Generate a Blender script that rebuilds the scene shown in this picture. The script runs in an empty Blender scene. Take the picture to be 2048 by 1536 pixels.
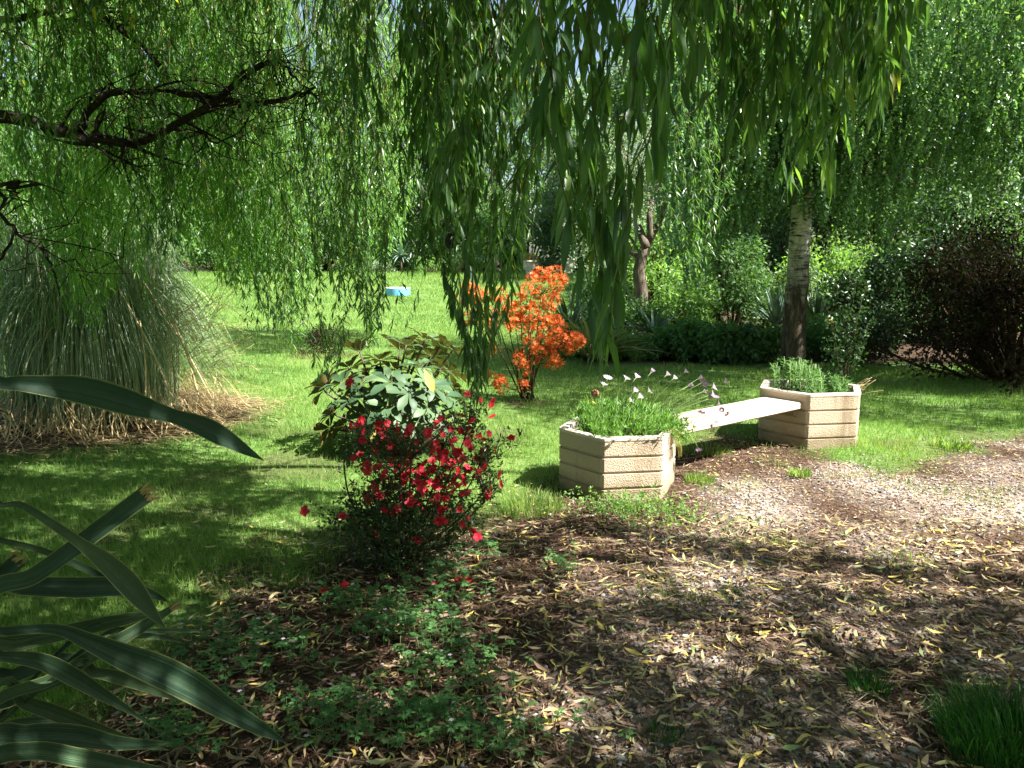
import bpy, math, random
import numpy as np
from math import radians as R
SC = bpy.context.scene
COL = SC.collection
rng = np.random.default_rng(11)
random.seed(5)
PI = math.pi
# ------------------------------------------------------------------ camera, world, sun, exposure
EYE = 1.5
PITCH = R(9.15)
F = 1540.0                      # focal length in pixels of the 2048 px wide photograph
cam = bpy.data.cameras.new('camera')
cam.sensor_width = 36.0
cam.lens = F / 2048 * 36.0
cam.clip_start = 0.05
cam.clip_end = 800
co = bpy.data.objects.new('camera', cam)
co.location = (0, 0, EYE)
co.rotation_euler = (R(90) - PITCH, 0, 0)
COL.objects.link(co)
SC.camera = co
SUN_EL, SUN_AZ = R(51), R(-22)   # azimuth measured from +X towards +Y
SD = np.array([math.cos(SUN_EL) * math.cos(SUN_AZ), math.cos(SUN_EL) * math.sin(SUN_AZ), math.sin(SUN_EL)])
w = bpy.data.worlds.new('World')
SC.world = w
w.use_nodes = True
nt = w.node_tree
sky = nt.nodes.new('ShaderNodeTexSky')
sky.sky_type = 'NISHITA'
sky.sun_disc = False
sky.sun_elevation = SUN_EL
sky.sun_rotation = R(90) - SUN_AZ
sky.air_density = 1.0
sky.dust_density = 2.0
sky.ozone_density = 1.0
nt.links.new(sky.outputs[0], nt.nodes['Background'].inputs['Color'])
nt.nodes['Background'].inputs['Strength'].default_value = 0.052
sl = bpy.data.lights.new('sun', 'SUN')
sl.energy = 5.0
sl.angle = R(0.5)
sl.color = (1.0, 0.965, 0.9)
so = bpy.data.objects.new('sun', sl)
COL.objects.link(so)
from mathutils import Vector
so.rotation_euler = Vector(SD).to_track_quat('Z', 'Y').to_euler()
SC.view_settings.view_transform = 'Standard'
SC.view_settings.look = 'None'
SC.view_settings.gamma = 1
SC.view_settings.exposure = 2.15
SC.render.engine = 'CYCLES'
SC.cycles.max_bounces = 7
SC.cycles.diffuse_bounces = 3
SC.cycles.transmission_bounces = 5
SC.cycles.transparent_max_bounces = 4
SC.cycles.caustics_reflective = False
SC.cycles.caustics_refractive = False

# ------------------------------------------------------------------ projection and terrain helpers
cp, sp_ = math.cos(PITCH), math.sin(PITCH)
def ray(px, py):
    a = (np.asarray(px, float) - 1024) / F
    b = (768 - np.asarray(py, float)) / F
    return a, cp + b * sp_, -sp_ + b * cp
def W(px, py, d):
    a, y, z = ray(px, py)
    d = np.asarray(d, float)
    return np.stack(np.broadcast_arrays(a / y * d, d, EYE + z / y * d), -1)
def proj(p):
    p = np.asarray(p, float)
    x, y, z = p[..., 0], p[..., 1], p[..., 2] - EYE
    f = y * cp - z * sp_
    u = y * sp_ + z * cp
    f = np.where(f < 0.05, 0.05, f)
    return 1024 + F * x / f, 768 - F * u / f
def sstep(a, b, x):
    t = np.clip((x - a) / (b - a), 0, 1)
    return t * t * (3 - 2 * t)
def terr(x, y):
    x = np.asarray(x, float); y = np.asarray(y, float)
    z = 0.95 * sstep(11, 37, y) + 0.6 * sstep(37, 80, y)
    z = z + 0.012 * np.sin(x * 2.1 + 1.3 * np.sin(y * 1.7)) * np.cos(y * 1.9 + .7 * x) + 0.006 * np.sin(x * 5.3 + y * 4.1)
    return z
def G(px, py):
    """ground point under a pixel of the photograph"""
    a, y, z = ray(px, py)
    lo, hi = 0.5, 90.0
    for _ in range(40):
        m = (lo + hi) / 2
        zz = EYE + z / y * m
        if zz > float(terr(a / y * m, m)): lo = m
        else: hi = m
    x = float(a / y * lo)
    return np.array([x, lo, float(terr(x, lo))])
def inpoly(px, py, poly):
    px = np.asarray(px, float); py = np.asarray(py, float)
    r = np.zeros(px.shape, bool)
    n = len(poly)
    for i in range(n):
        x1, y1 = poly[i]; x2, y2 = poly[(i + 1) % n]
        c = ((y1 > py) != (y2 > py))
        with np.errstate(divide='ignore', invalid='ignore'):
            xx = (x2 - x1) * (py - y1) / ((y2 - y1) if y2 != y1 else 1e-9) + x1
        r ^= c & (px < xx)
    return r
def vnoise(x, y, s=1.0, seed=0):
    """smooth value noise 0..1"""
    r = np.random.default_rng(seed).random((64, 64))
    x = np.asarray(x) / s + 1000; y = np.asarray(y) / s + 1000
    xi = np.floor(x).astype(int); yi = np.floor(y).astype(int)
    fx = x - xi; fy = y - yi
    fx = fx * fx * (3 - 2 * fx); fy = fy * fy * (3 - 2 * fy)
    a = r[xi % 64, yi % 64]; b = r[(xi + 1) % 64, yi % 64]
    c = r[xi % 64, (yi + 1) % 64]; d = r[(xi + 1) % 64, (yi + 1) % 64]
    return (a * (1 - fx) + b * fx) * (1 - fy) + (c * (1 - fx) + d * fx) * fy
def nrm(v):
    return v / np.maximum(np.linalg.norm(v, axis=-1, keepdims=True), 1e-9)

# ------------------------------------------------------------------ materials
MATS = {}
def nmat(name):
    m = bpy.data.materials.new(name); m.use_nodes = True
    t = m.node_tree; t.nodes.clear()
    o = t.nodes.new('ShaderNodeOutputMaterial')
    MATS[name] = m
    return m, t, o
def ramp(t, cols, fac, pos=None):
    r = t.nodes.new('ShaderNodeValToRGB')
    e = r.color_ramp.elements
    n = len(cols)
    while len(e) < n: e.new(0.5)
    for i, c in enumerate(cols):
        e[i].position = (i / (n - 1)) if pos is None else pos[i]
        e[i].color = (*c, 1)
    t.links.new(fac, r.inputs[0])
    return r.outputs[0]
def attr(t, name):
    a = t.nodes.new('ShaderNodeAttribute'); a.attribute_name = name
    return a.outputs['Fac']
def pbsdf(t, col=None, rough=.6, spec=.35):
    b = t.nodes.new('ShaderNodeBsdfPrincipled')
    if col is not None:
        if isinstance(col, tuple): b.inputs['Base Color'].default_value = (*col, 1)
        else: t.links.new(col, b.inputs['Base Color'])
    b.inputs['Roughness'].default_value = rough
    b.inputs['Specular IOR Level'].default_value = spec
    return b
def leafmat(name, cols, transl=.4, rough=.5, spec=.35, tcol=1.6, back=None, pos=None):
    m, t, o = nmat(name)
    c = ramp(t, cols, attr(t, 'rnd'), pos)
    if back:
        g = t.nodes.new('ShaderNodeNewGeometry')
        mx = t.nodes.new('ShaderNodeMix'); mx.data_type = 'RGBA'
        t.links.new(g.outputs['Backfacing'], mx.inputs[0])
        t.links.new(c, mx.inputs[6]); mx.inputs[7].default_value = (*back, 1)
        c = mx.outputs[2]
    b = pbsdf(t, c, rough, spec)
    if transl > 0:
        tr = t.nodes.new('ShaderNodeBsdfTranslucent')
        mm = t.nodes.new('ShaderNodeMix'); mm.data_type = 'RGBA'; mm.blend_type = 'MULTIPLY'
        mm.inputs[0].default_value = 1.0
        t.links.new(c, mm.inputs[6]); mm.inputs[7].default_value = (tcol * 1.15, tcol * 1.25, tcol * .45, 1)
        t.links.new(mm.outputs[2], tr.inputs['Color'])
        ms = t.nodes.new('ShaderNodeMixShader'); ms.inputs[0].default_value = transl
        t.links.new(b.outputs[0], ms.inputs[1]); t.links.new(tr.outputs[0], ms.inputs[2])
        t.links.new(ms.outputs[0], o.inputs[0])
    else:
        t.links.new(b.outputs[0], o.inputs[0])
    return m
def noise(t, scale, detail=4, rough=.6, vec=None, dist=0):
    n = t.nodes.new('ShaderNodeTexNoise')
    n.inputs['Scale'].default_value = scale; n.inputs['Detail'].default_value = detail
    n.inputs['Roughness'].default_value = rough; n.inputs['Distortion'].default_value = dist
    if vec is not None: t.links.new(vec, n.inputs['Vector'])
    return n.outputs['Fac']
def bump(t, h, bs, strength=.5, dist=.02):
    b = t.nodes.new('ShaderNodeBump'); b.inputs['Strength'].default_value = strength
    b.inputs['Distance'].default_value = dist
    t.links.new(h, b.inputs['Height']); t.links.new(b.outputs[0], bs.inputs['Normal'])
def coords(t, sc=(1, 1, 1)):
    c = t.nodes.new('ShaderNodeTexCoord')
    mp = t.nodes.new('ShaderNodeMapping'); mp.inputs['Scale'].default_value = sc
    t.links.new(c.outputs['Object'], mp.inputs[0])
    return mp.outputs[0]
def mixc(t, fac, a, b):
    mx = t.nodes.new('ShaderNodeMix'); mx.data_type = 'RGBA'
    if isinstance(fac, float): mx.inputs[0].default_value = fac
    else: t.links.new(fac, mx.inputs[0])
    for i, c in ((6, a), (7, b)):
        if isinstance(c, tuple): mx.inputs[i].default_value = (*c, 1)
        else: t.links.new(c, mx.inputs[i])
    return mx.outputs[2]
def barkmat(name, cols, sc=(1, 1, .25), scale=14, bs=.8):
    m, t, o = nmat(name)
    v = coords(t, sc)
    n = noise(t, scale, 6, .7, v, .6)
    b = pbsdf(t, ramp(t, cols, n, [.3 + .4 * i / (len(cols) - 1) for i in range(len(cols))]), .9, .15)
    bump(t, n, b, bs, .03)
    t.links.new(b.outputs[0], o.inputs[0])
    return m
def plain(name, col, rough=.7, spec=.3, var=.25, scale=20, bs=.2):
    m, t, o = nmat(name)
    n = noise(t, scale, 5, .6, coords(t))
    a = tuple(c * (1 - var) for c in col); c2 = tuple(min(1, c * (1 + var)) for c in col)
    b = pbsdf(t, ramp(t, [a, c2], n, [.35, .65]), rough, spec)
    bump(t, n, b, bs, .01)
    t.links.new(b.outputs[0], o.inputs[0])
    return m

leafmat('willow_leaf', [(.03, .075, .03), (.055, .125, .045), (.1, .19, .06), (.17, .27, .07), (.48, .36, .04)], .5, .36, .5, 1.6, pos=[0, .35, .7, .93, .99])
leafmat('willow_leaf_sunny', [(.065, .145, .05), (.11, .225, .07), (.17, .31, .09), (.27, .4, .11), (.45, .34, .05)], .5, .36, .5, 1.7, pos=[0, .35, .7, .93, .99])  # lighter copy of willow_leaf, with sunlight put into the colour
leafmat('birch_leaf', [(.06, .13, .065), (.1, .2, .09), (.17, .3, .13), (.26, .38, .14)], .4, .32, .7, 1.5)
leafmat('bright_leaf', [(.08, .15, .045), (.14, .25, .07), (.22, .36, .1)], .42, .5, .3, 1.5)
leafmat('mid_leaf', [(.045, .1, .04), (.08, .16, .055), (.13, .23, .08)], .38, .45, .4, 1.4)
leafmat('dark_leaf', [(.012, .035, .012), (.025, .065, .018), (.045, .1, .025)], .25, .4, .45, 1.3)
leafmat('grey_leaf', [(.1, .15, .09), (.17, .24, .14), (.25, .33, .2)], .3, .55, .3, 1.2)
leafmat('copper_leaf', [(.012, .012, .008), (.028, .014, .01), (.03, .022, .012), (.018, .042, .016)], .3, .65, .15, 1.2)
leafmat('pine_leaf', [(.03, .06, .03), (.05, .1, .04), (.08, .14, .05)], .25, .6, .3, 1.2)
leafmat('nettle_leaf', [(.05, .12, .04), (.085, .19, .055), (.13, .27, .08)], .35, .5, .3, 1.4)
leafmat('grass_blade', [(.055, .13, .025), (.105, .2, .04), (.18, .28, .065), (.34, .37, .15)], .4, .55, .25, 1.4)
leafmat('tuft_blade', [(.015, .06, .015), (.028, .1, .02), (.05, .15, .03)], .4, .5, .3, 1.4)
leafmat('pampas_blade', [(.13, .2, .12), (.2, .3, .19), (.29, .38, .26), (.36, .36, .2)], .25, .5, .35, 1.1)
leafmat('straw', [(.28, .19, .09), (.45, .34, .18), (.6, .48, .27)], .25, .7, .2, 1.0)
leafmat('rhodo_leaf', [(.03, .07, .03), (.055, .1, .045), (.1, .16, .07)], .1, .5, .25, 1.0, back=(.17, .14, .05))
leafmat('yellow_leaf', [(.6, .42, .05), (.75, .6, .2)], .3, .5, .3, 1.0)
leafmat('azalea_leaf', [(.012, .03, .01), (.025, .06, .015), (.05, .09, .02)], .25, .4, .4, 1.2)
leafmat('azalea_green', [(.04, .1, .02), (.07, .16, .03)], .35, .45, .3, 1.3)
leafmat('daisy_leaf', [(.07, .17, .03), (.12, .26, .045), (.2, .34, .08)], .35, .5, .3, 1.3)
leafmat('stem_green', [(.1, .18, .05), (.2, .28, .1)], 0, .6, .3)
leafmat('agave_blade', [(.12, .2, .15), (.2, .3, .22)], .1, .45, .4, 1.0)
leafmat('stripe_blade', [(.1, .15, .04), (.3, .32, .12), (.5, .46, .22), (.3, .2, .12)], .25, .5, .3, 1.0)
leafmat('yucca_blade', [(.03, .07, .03), (.06, .12, .05), (.12, .19, .09)], .1, .4, .45, 1.0)
leafmat('herb_leaf', [(.035, .1, .03), (.06, .16, .045), (.1, .22, .06)], .35, .5, .3, 1.3)
leafmat('fallen_leaf', [(.12, .065, .045), (.24, .16, .1), (.36, .28, .16), (.44, .36, .16), (.55, .42, .08), (.36, .38, .18), (.12, .2, .06)], .15, .55, .3, 1.0, back=(.36, .29, .15), pos=[0, .2, .45, .65, .8, .92, 1])
leafmat('debris', [(.035, .018, .012), (.1, .05, .03), (.2, .12, .08), (.48, .37, .27)], 0, .85, .15)
leafmat('stone_chip', [(.1, .095, .1), (.2, .19, .19), (.32, .3, .29), (.4, .35, .3)], 0, .75, .3)
leafmat('red_petal', [(.38, .008, .02), (.62, .02, .04), (.74, .05, .07)], .3, .5, .3, .9)
leafmat('orange_petal', [(.48, .06, .012), (.66, .11, .02), (.85, .24, .05)], .3, .5, .3, .9)
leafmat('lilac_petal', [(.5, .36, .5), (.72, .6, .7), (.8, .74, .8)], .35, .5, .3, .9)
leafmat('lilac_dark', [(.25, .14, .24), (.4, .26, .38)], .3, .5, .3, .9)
for m_ in ('red_petal', 'orange_petal', 'lilac_petal', 'lilac_dark'):      # petals let their own colour through
    for n_ in MATS[m_].node_tree.nodes:
        if n_.type == 'MIX' and n_.blend_type == 'MULTIPLY': n_.inputs[7].default_value = (1.0, .9, .9, 1)
barkmat('willow_bark', [(.012, .01, .007), (.03, .024, .018), (.065, .052, .04)])
barkmat('twig_bark', [(.035, .02, .012), (.09, .06, .03)], (1, 1, 1), 30, .2)
barkmat('willow_twig', [(.05, .04, .015), (.14, .11, .04)], (1, 1, 1), 30, .1)
barkmat('old_bark', [(.035, .027, .02), (.1, .08, .06), (.2, .17, .13)])
barkmat('soil', [(.02, .013, .009), (.05, .033, .022), (.09, .06, .042)], (1, 1, 1), 30, 1)

def birch_bark():
    m, t, o = nmat('birch_bark')
    v = coords(t, (1, 1, 1))
    v2 = coords(t, (1, 1, 6))
    v3 = coords(t, (3, 3, .9))
    lent = noise(t, 5, 5, .7, v2)
    fis = noise(t, 3.2, 6, .75, v3, .8)
    big = noise(t, 1.6, 3, .5, v)
    white = ramp(t, [(.035, .028, .02), (.42, .39, .33), (.66, .62, .55), (.2, .15, .1)], lent, [.4, .48, .6, .68])
    darkb = ramp(t, [(.02, .016, .012), (.08, .06, .04), (.24, .18, .12)], fis, [.35, .52, .68])
    c = t.nodes.new('ShaderNodeTexCoord'); s = t.nodes.new('ShaderNodeSeparateXYZ')
    t.links.new(c.outputs['Object'], s.inputs[0])
    ad = t.nodes.new('ShaderNodeMath'); ad.operation = 'MULTIPLY_ADD'; ad.inputs[1].default_value = 2.6
    t.links.new(fis, ad.inputs[0]); t.links.new(s.outputs[2], ad.inputs[2])
    mr = t.nodes.new('ShaderNodeMapRange'); mr.inputs[1].default_value = 2.25; mr.inputs[2].default_value = 3.1
    t.links.new(ad.outputs[0], mr.inputs[0])
    b = pbsdf(t, mixc(t, mr.outputs[0], darkb, white), .8, .2)
    bump(t, fis, b, .8, .03)
    t.links.new(b.outputs[0], o.inputs[0])
birch_bark()

def concrete(name, base, stain, fine=True):
    m, t, o = nmat(name)
    v = coords(t)
    vs = coords(t, (7, 7, .7))
    st = noise(t, 1.0, 5, .65, vs)
    gr = noise(t, 90, 3, .6, v)
    big = noise(t, 3, 4, .6, v)
    a = mixc(t, gr, tuple(c * .82 for c in base), tuple(min(1, c * 1.12) for c in base))
    mr = t.nodes.new('ShaderNodeMapRange'); mr.inputs[1].default_value = .5; mr.inputs[2].default_value = .72
    mr.inputs[4].default_value = .75
    t.links.new(st, mr.inputs[0])
    a = mixc(t, mr.outputs[0], a, stain)
    mr2 = t.nodes.new('ShaderNodeMapRange'); mr2.inputs[1].default_value = .5; mr2.inputs[2].default_value = .8
    mr2.inputs[4].default_value = .45
    t.links.new(big, mr2.inputs[0])
    a = mixc(t, mr2.outputs[0], a, (.42, .32, .2))
    if fine:
        sz = t.nodes.new('ShaderNodeSeparateXYZ'); t.links.new(v, sz.inputs[0])
        ma = t.nodes.new('ShaderNodeMath'); ma.operation = 'MULTIPLY_ADD'; ma.inputs[1].default_value = -.22
        t.links.new(noise(t, 9, 5, .7, v), ma.inputs[0]); t.links.new(sz.outputs[2], ma.inputs[2])
        m3 = t.nodes.new('ShaderNodeMapRange'); m3.inputs[1].default_value = -.06; m3.inputs[2].default_value = .03; m3.inputs[3].default_value = .6; m3.inputs[4].default_value = 0
        t.links.new(ma.outputs[0], m3.inputs[0])
        a = mixc(t, m3.outputs[0], a, (.2, .15, .085))
    b = pbsdf(t, a, .9, .15)
    if fine:
        vo = t.nodes.new('ShaderNodeTexVoronoi'); vo.inputs['Scale'].default_value = 120
        t.links.new(v, vo.inputs['Vector'])
        ad = t.nodes.new('ShaderNodeMath'); ad.operation = 'ADD'
        t.links.new(vo.outputs['Distance'], ad.inputs[0]); t.links.new(gr, ad.inputs[1])
        bump(t, ad.outputs[0], b, .45, .008)
    else:
        bump(t, gr, b, .3, .004)
    t.links.new(b.outputs[0], o.inputs[0])
concrete('planter_concrete', (.48, .38, .28), (.15, .105, .06))
concrete('rim_concrete', (.62, .54, .45), (.3, .24, .18), False)
concrete('bench_concrete', (.5, .43, .35), (.26, .2, .14), False)
plain('urn_stone', (.62, .56, .44), .8, .2, .2, 8)
plain('tub_blue', (.12, .38, .62), .5, .4, .12, 5)
plain('tub_rim', (.55, .68, .75), .5, .4, .1, 5)
plain('tub_inside', (.16, .27, .3), .3, .5, .2, 5)
plain('rust_ball', (.23, .1, .05), .55, .5, .5, 60)
plain('orange_dry', (.6, .25, .05), .7, .2, .3, 30)
plain('white_paint', (.8, .8, .78), .6, .3, .05, 9)

def flaxmat():
    m, t, o = nmat('flax_blade')
    s = attr(t, 'side')        # -1..1 across the blade
    ab = t.nodes.new('ShaderNodeMath'); ab.operation = 'ABSOLUTE'; t.links.new(s, ab.inputs[0])
    cb = t.nodes.new('ShaderNodeCombineXYZ'); t.links.new(s, cb.inputs[0]); t.links.new(attr(t, 'rnd'), cb.inputs[1])
    fine = noise(t, 22, 3, .75, cb.outputs[0])
    blot = noise(t, 5, 5, .7, coords(t))
    mxn = t.nodes.new('ShaderNodeMath'); mxn.operation = 'MULTIPLY_ADD'; mxn.inputs[1].default_value = .3
    t.links.new(blot, mxn.inputs[0]); t.links.new(fine, mxn.inputs[2])
    sb = t.nodes.new('ShaderNodeMath'); sb.operation = 'SUBTRACT'; sb.inputs[1].default_value = .15
    t.links.new(mxn.outputs[0], sb.inputs[0]); st = sb.outputs[0]
    grn = ramp(t, [(.012, .034, .02), (.022, .055, .034), (.06, .11, .06)], st, [.42, .52, .64])
    yel = ramp(t, [(.03, .065, .025), (.06, .1, .035), (.14, .18, .065)], st, [.42, .52, .64])
    c0 = mixc(t, attr(t, 'rnd'), grn, yel)
    mr = t.nodes.new('ShaderNodeMapRange'); mr.inputs[1].default_value = .88; mr.inputs[2].default_value = .98
    t.links.new(ab.outputs[0], mr.inputs[0])
    c1 = mixc(t, mr.outputs[0], c0, (.22, .24, .09))
    b = pbsdf(t, c1, .5, .28)
    bump(t, st, b, .25, .004)
    tr = t.nodes.new('ShaderNodeBsdfTranslucent'); t.links.new(c1, tr.inputs[0])
    ms = t.nodes.new('ShaderNodeMixShader'); ms.inputs[0].default_value = .15
    t.links.new(b.outputs[0], ms.inputs[1]); t.links.new(tr.outputs[0], ms.inputs[2])
    t.links.new(ms.outputs[0], o.inputs[0])
flaxmat()

def groundmat():
    m, t, o = nmat('ground_cover_soil')
    v = coords(t)
    n1 = noise(t, 1.1, 5, .6, v); n2 = noise(t, 28, 6, .75, v); n3 = noise(t, 6, 5, .6, v)
    g1 = ramp(t, [(.055, .12, .022), (.1, .185, .04), (.15, .245, .06)], n2, [.32, .5, .68])
    g2 = ramp(t, [(.11, .17, .05), (.18, .23, .08), (.25, .28, .12)], n2, [.32, .5, .68])
    mr = t.nodes.new('ShaderNodeMapRange'); mr.inputs[1].default_value = .42; mr.inputs[2].default_value = .7
    t.links.new(n3, mr.inputs[0])
    mm = t.nodes.new('ShaderNodeMath'); mm.operation = 'MULTIPLY'; mm.inputs[1].default_value = .75
    t.links.new(mr.outputs[0], mm.inputs[0])
    grass = mixc(t, mm.outputs[0], g1, g2)
    so_ = ramp(t, [(.014, .009, .006), (.045, .028, .018), (.1, .065, .042), (.19, .13, .085)], n2, [.3, .45, .6, .75])
    vo = t.nodes.new('ShaderNodeTexVoronoi'); vo.inputs['Scale'].default_value = 55; t.links.new(v, vo.inputs['Vector'])
    sp = t.nodes.new('ShaderNodeSeparateColor'); t.links.new(vo.outputs['Color'], sp.inputs[0])
    gravel = ramp(t, [(.13, .11, .1), (.27, .23, .2), (.42, .37, .32), (.36, .27, .18)], sp.outputs[0])
    c = mixc(t, attr(t, 'soil'), grass, so_)
    c = mixc(t, attr(t, 'gravel'), c, gravel)
    b = pbsdf(t, c, .95, .1)
    bump(t, n2, b, .8, .03)
    t.links.new(b.outputs[0], o.inputs[0])
groundmat()

# ------------------------------------------------------------------ mesh building
class MB:
    def __init__(s):
        s.v = []; s.n = 0; s.loops = []; s.tot = []; s.mi = []; s.rnd = []; s.side = []; s.mats = []; s.sm = []
    def mat(s, name):
        if name not in s.mats: s.mats.append(name)
        return s.mats.index(name)
    def add(s, v, f, mat, rnd=None, side=None, smooth=False):
        """v (n,3); f list of (k,m) int arrays"""
        v = np.asarray(v, float).reshape(-1, 3)
        if isinstance(f, np.ndarray): f = [f]
        mi = s.mat(mat)
        for a in f:
            a = np.asarray(a, int)
            s.loops.append((a + s.n).ravel()); s.tot.append(np.full(len(a), a.shape[1])); s.mi.append(np.full(len(a), mi))
            s.sm.append(np.full(len(a), smooth))
        s.v.append(v)
        s.rnd.append(np.full(len(v), .5) if rnd is None else np.broadcast_to(rnd, (len(v),)))
        s.side.append(np.zeros(len(v)) if side is None else np.broadcast_to(side, (len(v),)))
        s.n += len(v)
    def mesh(s, name, origin=(0, 0, 0), useside=False):
        me = bpy.data.meshes.new(name)
        v = np.concatenate(s.v) - np.asarray(origin, float)
        lo = np.concatenate(s.loops); tot = np.concatenate(s.tot)
        me.vertices.add(len(v)); me.vertices.foreach_set('co', v.astype(np.float32).ravel())
        me.loops.add(len(lo)); me.loops.foreach_set('vertex_index', lo.astype(np.int32))
        me.polygons.add(len(tot))
        me.polygons.foreach_set('loop_start', np.concatenate([[0], np.cumsum(tot)[:-1]]).astype(np.int32))
        for m in s.mats: me.materials.append(MATS[m])
        me.polygons.foreach_set('material_index', np.concatenate(s.mi).astype(np.int32))
        me.polygons.foreach_set('use_smooth', np.concatenate(s.sm))
        a = me.attributes.new('rnd', 'FLOAT', 'POINT'); a.data.foreach_set('value', np.concatenate(s.rnd).astype(np.float32))
        if useside:
            a = me.attributes.new('side', 'FLOAT', 'POINT'); a.data.foreach_set('value', np.concatenate(s.side).astype(np.float32))
        me.update(calc_edges=True)
        return me
    def build(s, name, parent=None, useside=False, origin=None):
        """link as one mesh object; vertices are in world space, parent is a thing (Empty) or a part of one"""
        if origin is None:
            p = parent
            origin = np.zeros(3)
            while p is not None: origin = origin + np.array(p.location); p = p.parent
        me = s.mesh(name, origin, useside)
        o = bpy.data.objects.new(name, me); COL.objects.link(o)
        if parent is not None: o.parent = parent
        else: o.location = tuple(origin)
        return o
def tag(o, label=None, cat=None, group=None, kind=None):
    if label: o['label'] = label
    if cat: o['category'] = cat
    if group: o['group'] = group
    if kind: o['kind'] = kind
    return o
def thing(name, label, cat, loc=(0, 0, 0), group=None):
    o = bpy.data.objects.new(name, None); COL.objects.link(o); o.location = tuple(float(c) for c in loc)
    o.empty_display_size = .1
    return tag(o, label, cat, group)

# leaf templates: (along, across, out of plane)
def tm(v, f): return np.array(v, float), [np.array(a, int) for a in f]
T_DIA = tm([(0, 0, 0), (.45, .5, .05), (1, 0, 0), (.45, -.5, .05)], [[(0, 2, 1), (0, 3, 2)]])
T_FLAT = tm([(0, 0, 0), (.4, .5, 0), (1, 0, 0), (.4, -.5, 0)], [[(0, 3, 2, 1)]])
T_LANCE = tm([(0, 0, 0), (.12, .2, .01), (.12, 0, -.01), (.12, -.2, .01), (.38, .5, .0), (.38, 0, -.02), (.38, -.5, .0), (.7, .34, -.05), (.7, 0, -.07), (.7, -.34, -.05), (1, 0, -.16)],
    [[(0, 2, 1), (0, 3, 2), (7, 8, 10), (8, 9, 10)], [(1, 2, 5, 4), (2, 3, 6, 5), (4, 5, 8, 7), (5, 6, 9, 8)]])
T_CURL = tm([(0, 0, .1), (.25, .35, .03), (.25, -.35, .07), (.55, .5, .0), (.55, -.5, .05), (.8, .3, .06), (.8, -.3, .09), (1, 0, .16)],
    [[(0, 2, 1), (5, 6, 7)], [(1, 2, 4, 3), (3, 4, 6, 5)]])
T_CURL2 = tm([(0, -.3, .02), (.25, .35, .06), (.25, -.35, .0), (.55, .8, .08), (.55, 0, .01), (.8, .5, .04), (.8, -.1, .0), (1, -.6, .0)],
    [[(0, 2, 1), (5, 6, 7)], [(1, 2, 4, 3), (3, 4, 6, 5)]])
T_OBO = tm([(0, 0, 0), (.2, .22, .02), (.2, 0, 0), (.2, -.22, .02), (.6, .5, .06), (.6, 0, .02), (.6, -.5, .06), (.88, .32, -.05), (.88, 0, -.08), (.88, -.32, -.05), (1, 0, -.14)],
    [[(0, 2, 1), (0, 3, 2), (7, 8, 10), (8, 9, 10)], [(1, 2, 5, 4), (2, 3, 6, 5), (4, 5, 8, 7), (5, 6, 9, 8)]])
T_BLADE = tm([(0, .5, 0), (0, -.5, 0), (1, 0, 0)], [[(0, 1, 2)]])
def leaves(mb, P, D, N, L, Wd, mat, rnd=None, T=T_DIA, smooth=False):
    P = np.asarray(P, float).reshape(-1, 3); n = len(P)
    if n == 0: return
    A = nrm(np.broadcast_to(D, (n, 3))); S = nrm(np.cross(np.broadcast_to(N, (n, 3)), A)); U = np.cross(A, S)
    L = np.broadcast_to(L, (n,)); Wd = np.broadcast_to(Wd, (n,))
    tv, tf = T; k = len(tv)
    V = P[:, None] + (L[:, None] * tv[:, 0])[..., None] * A[:, None] + (Wd[:, None] * tv[:, 1])[..., None] * S[:, None] + (L[:, None] * tv[:, 2])[..., None] * U[:, None]
    if rnd is None: rnd = rng.random(n)
    off = (np.arange(n) * k)
    fs = [(off[:, None, None] + f[None]).reshape(-1, f.shape[1]) for f in tf]
    mb.add(V.reshape(-1, 3), fs, mat, np.repeat(np.broadcast_to(rnd, (n,)), k), smooth=smooth)
def rdir(n, zbias=0.0):
    v = rng.normal(size=(n, 3)); v[:, 2] += zbias
    return nrm(v)
def tubes(mb, P, Rr, mat, n=3, rnd=None):
    """P (N,M,3) polylines, Rr (N,M) radii"""
    P = np.asarray(P, float)
    if P.ndim == 2: P = P[None]
    N, M, _ = P.shape
    Rr = np.broadcast_to(Rr, (N, M))
    T = np.gradient(P, axis=1); T = nrm(T)
    ref = np.where(np.abs(T[:, :1, 2:3]) > .7, np.array([1., 0, 0]), np.array([0., 0, 1.]))
    A = nrm(np.cross(T, np.broadcast_to(ref, T.shape)))
    B = np.cross(T, A)
    th = np.arange(n) * 2 * PI / n
    V = P[:, :, None] + Rr[:, :, None, None] * (np.cos(th)[:, None] * A[:, :, None] + np.sin(th)[:, None] * B[:, :, None])
    i = np.arange(M - 1)[:, None] * n + np.arange(n)[None]
    j = np.arange(M - 1)[:, None] * n + (np.arange(n)[None] + 1) % n
    f = np.stack([i, j, j + n, i + n], -1).reshape(-1, 4)
    F_ = (np.arange(N)[:, None, None] * (M * n) + f[None]).reshape(-1, 4)
    caps = np.concatenate([(np.arange(N)[:, None] * M * n + np.arange(n)[::-1][None]), (np.arange(N)[:, None] * M * n + (M - 1) * n + np.arange(n)[None])])
    fs = [F_, caps] if n > 4 or n == 3 else [np.concatenate([F_, caps])]
    r = rng.random(N) if rnd is None else np.broadcast_to(rnd, (N,))
    mb.add(V.reshape(-1, 3), fs, mat, np.repeat(r, M * n), smooth=True)
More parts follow.
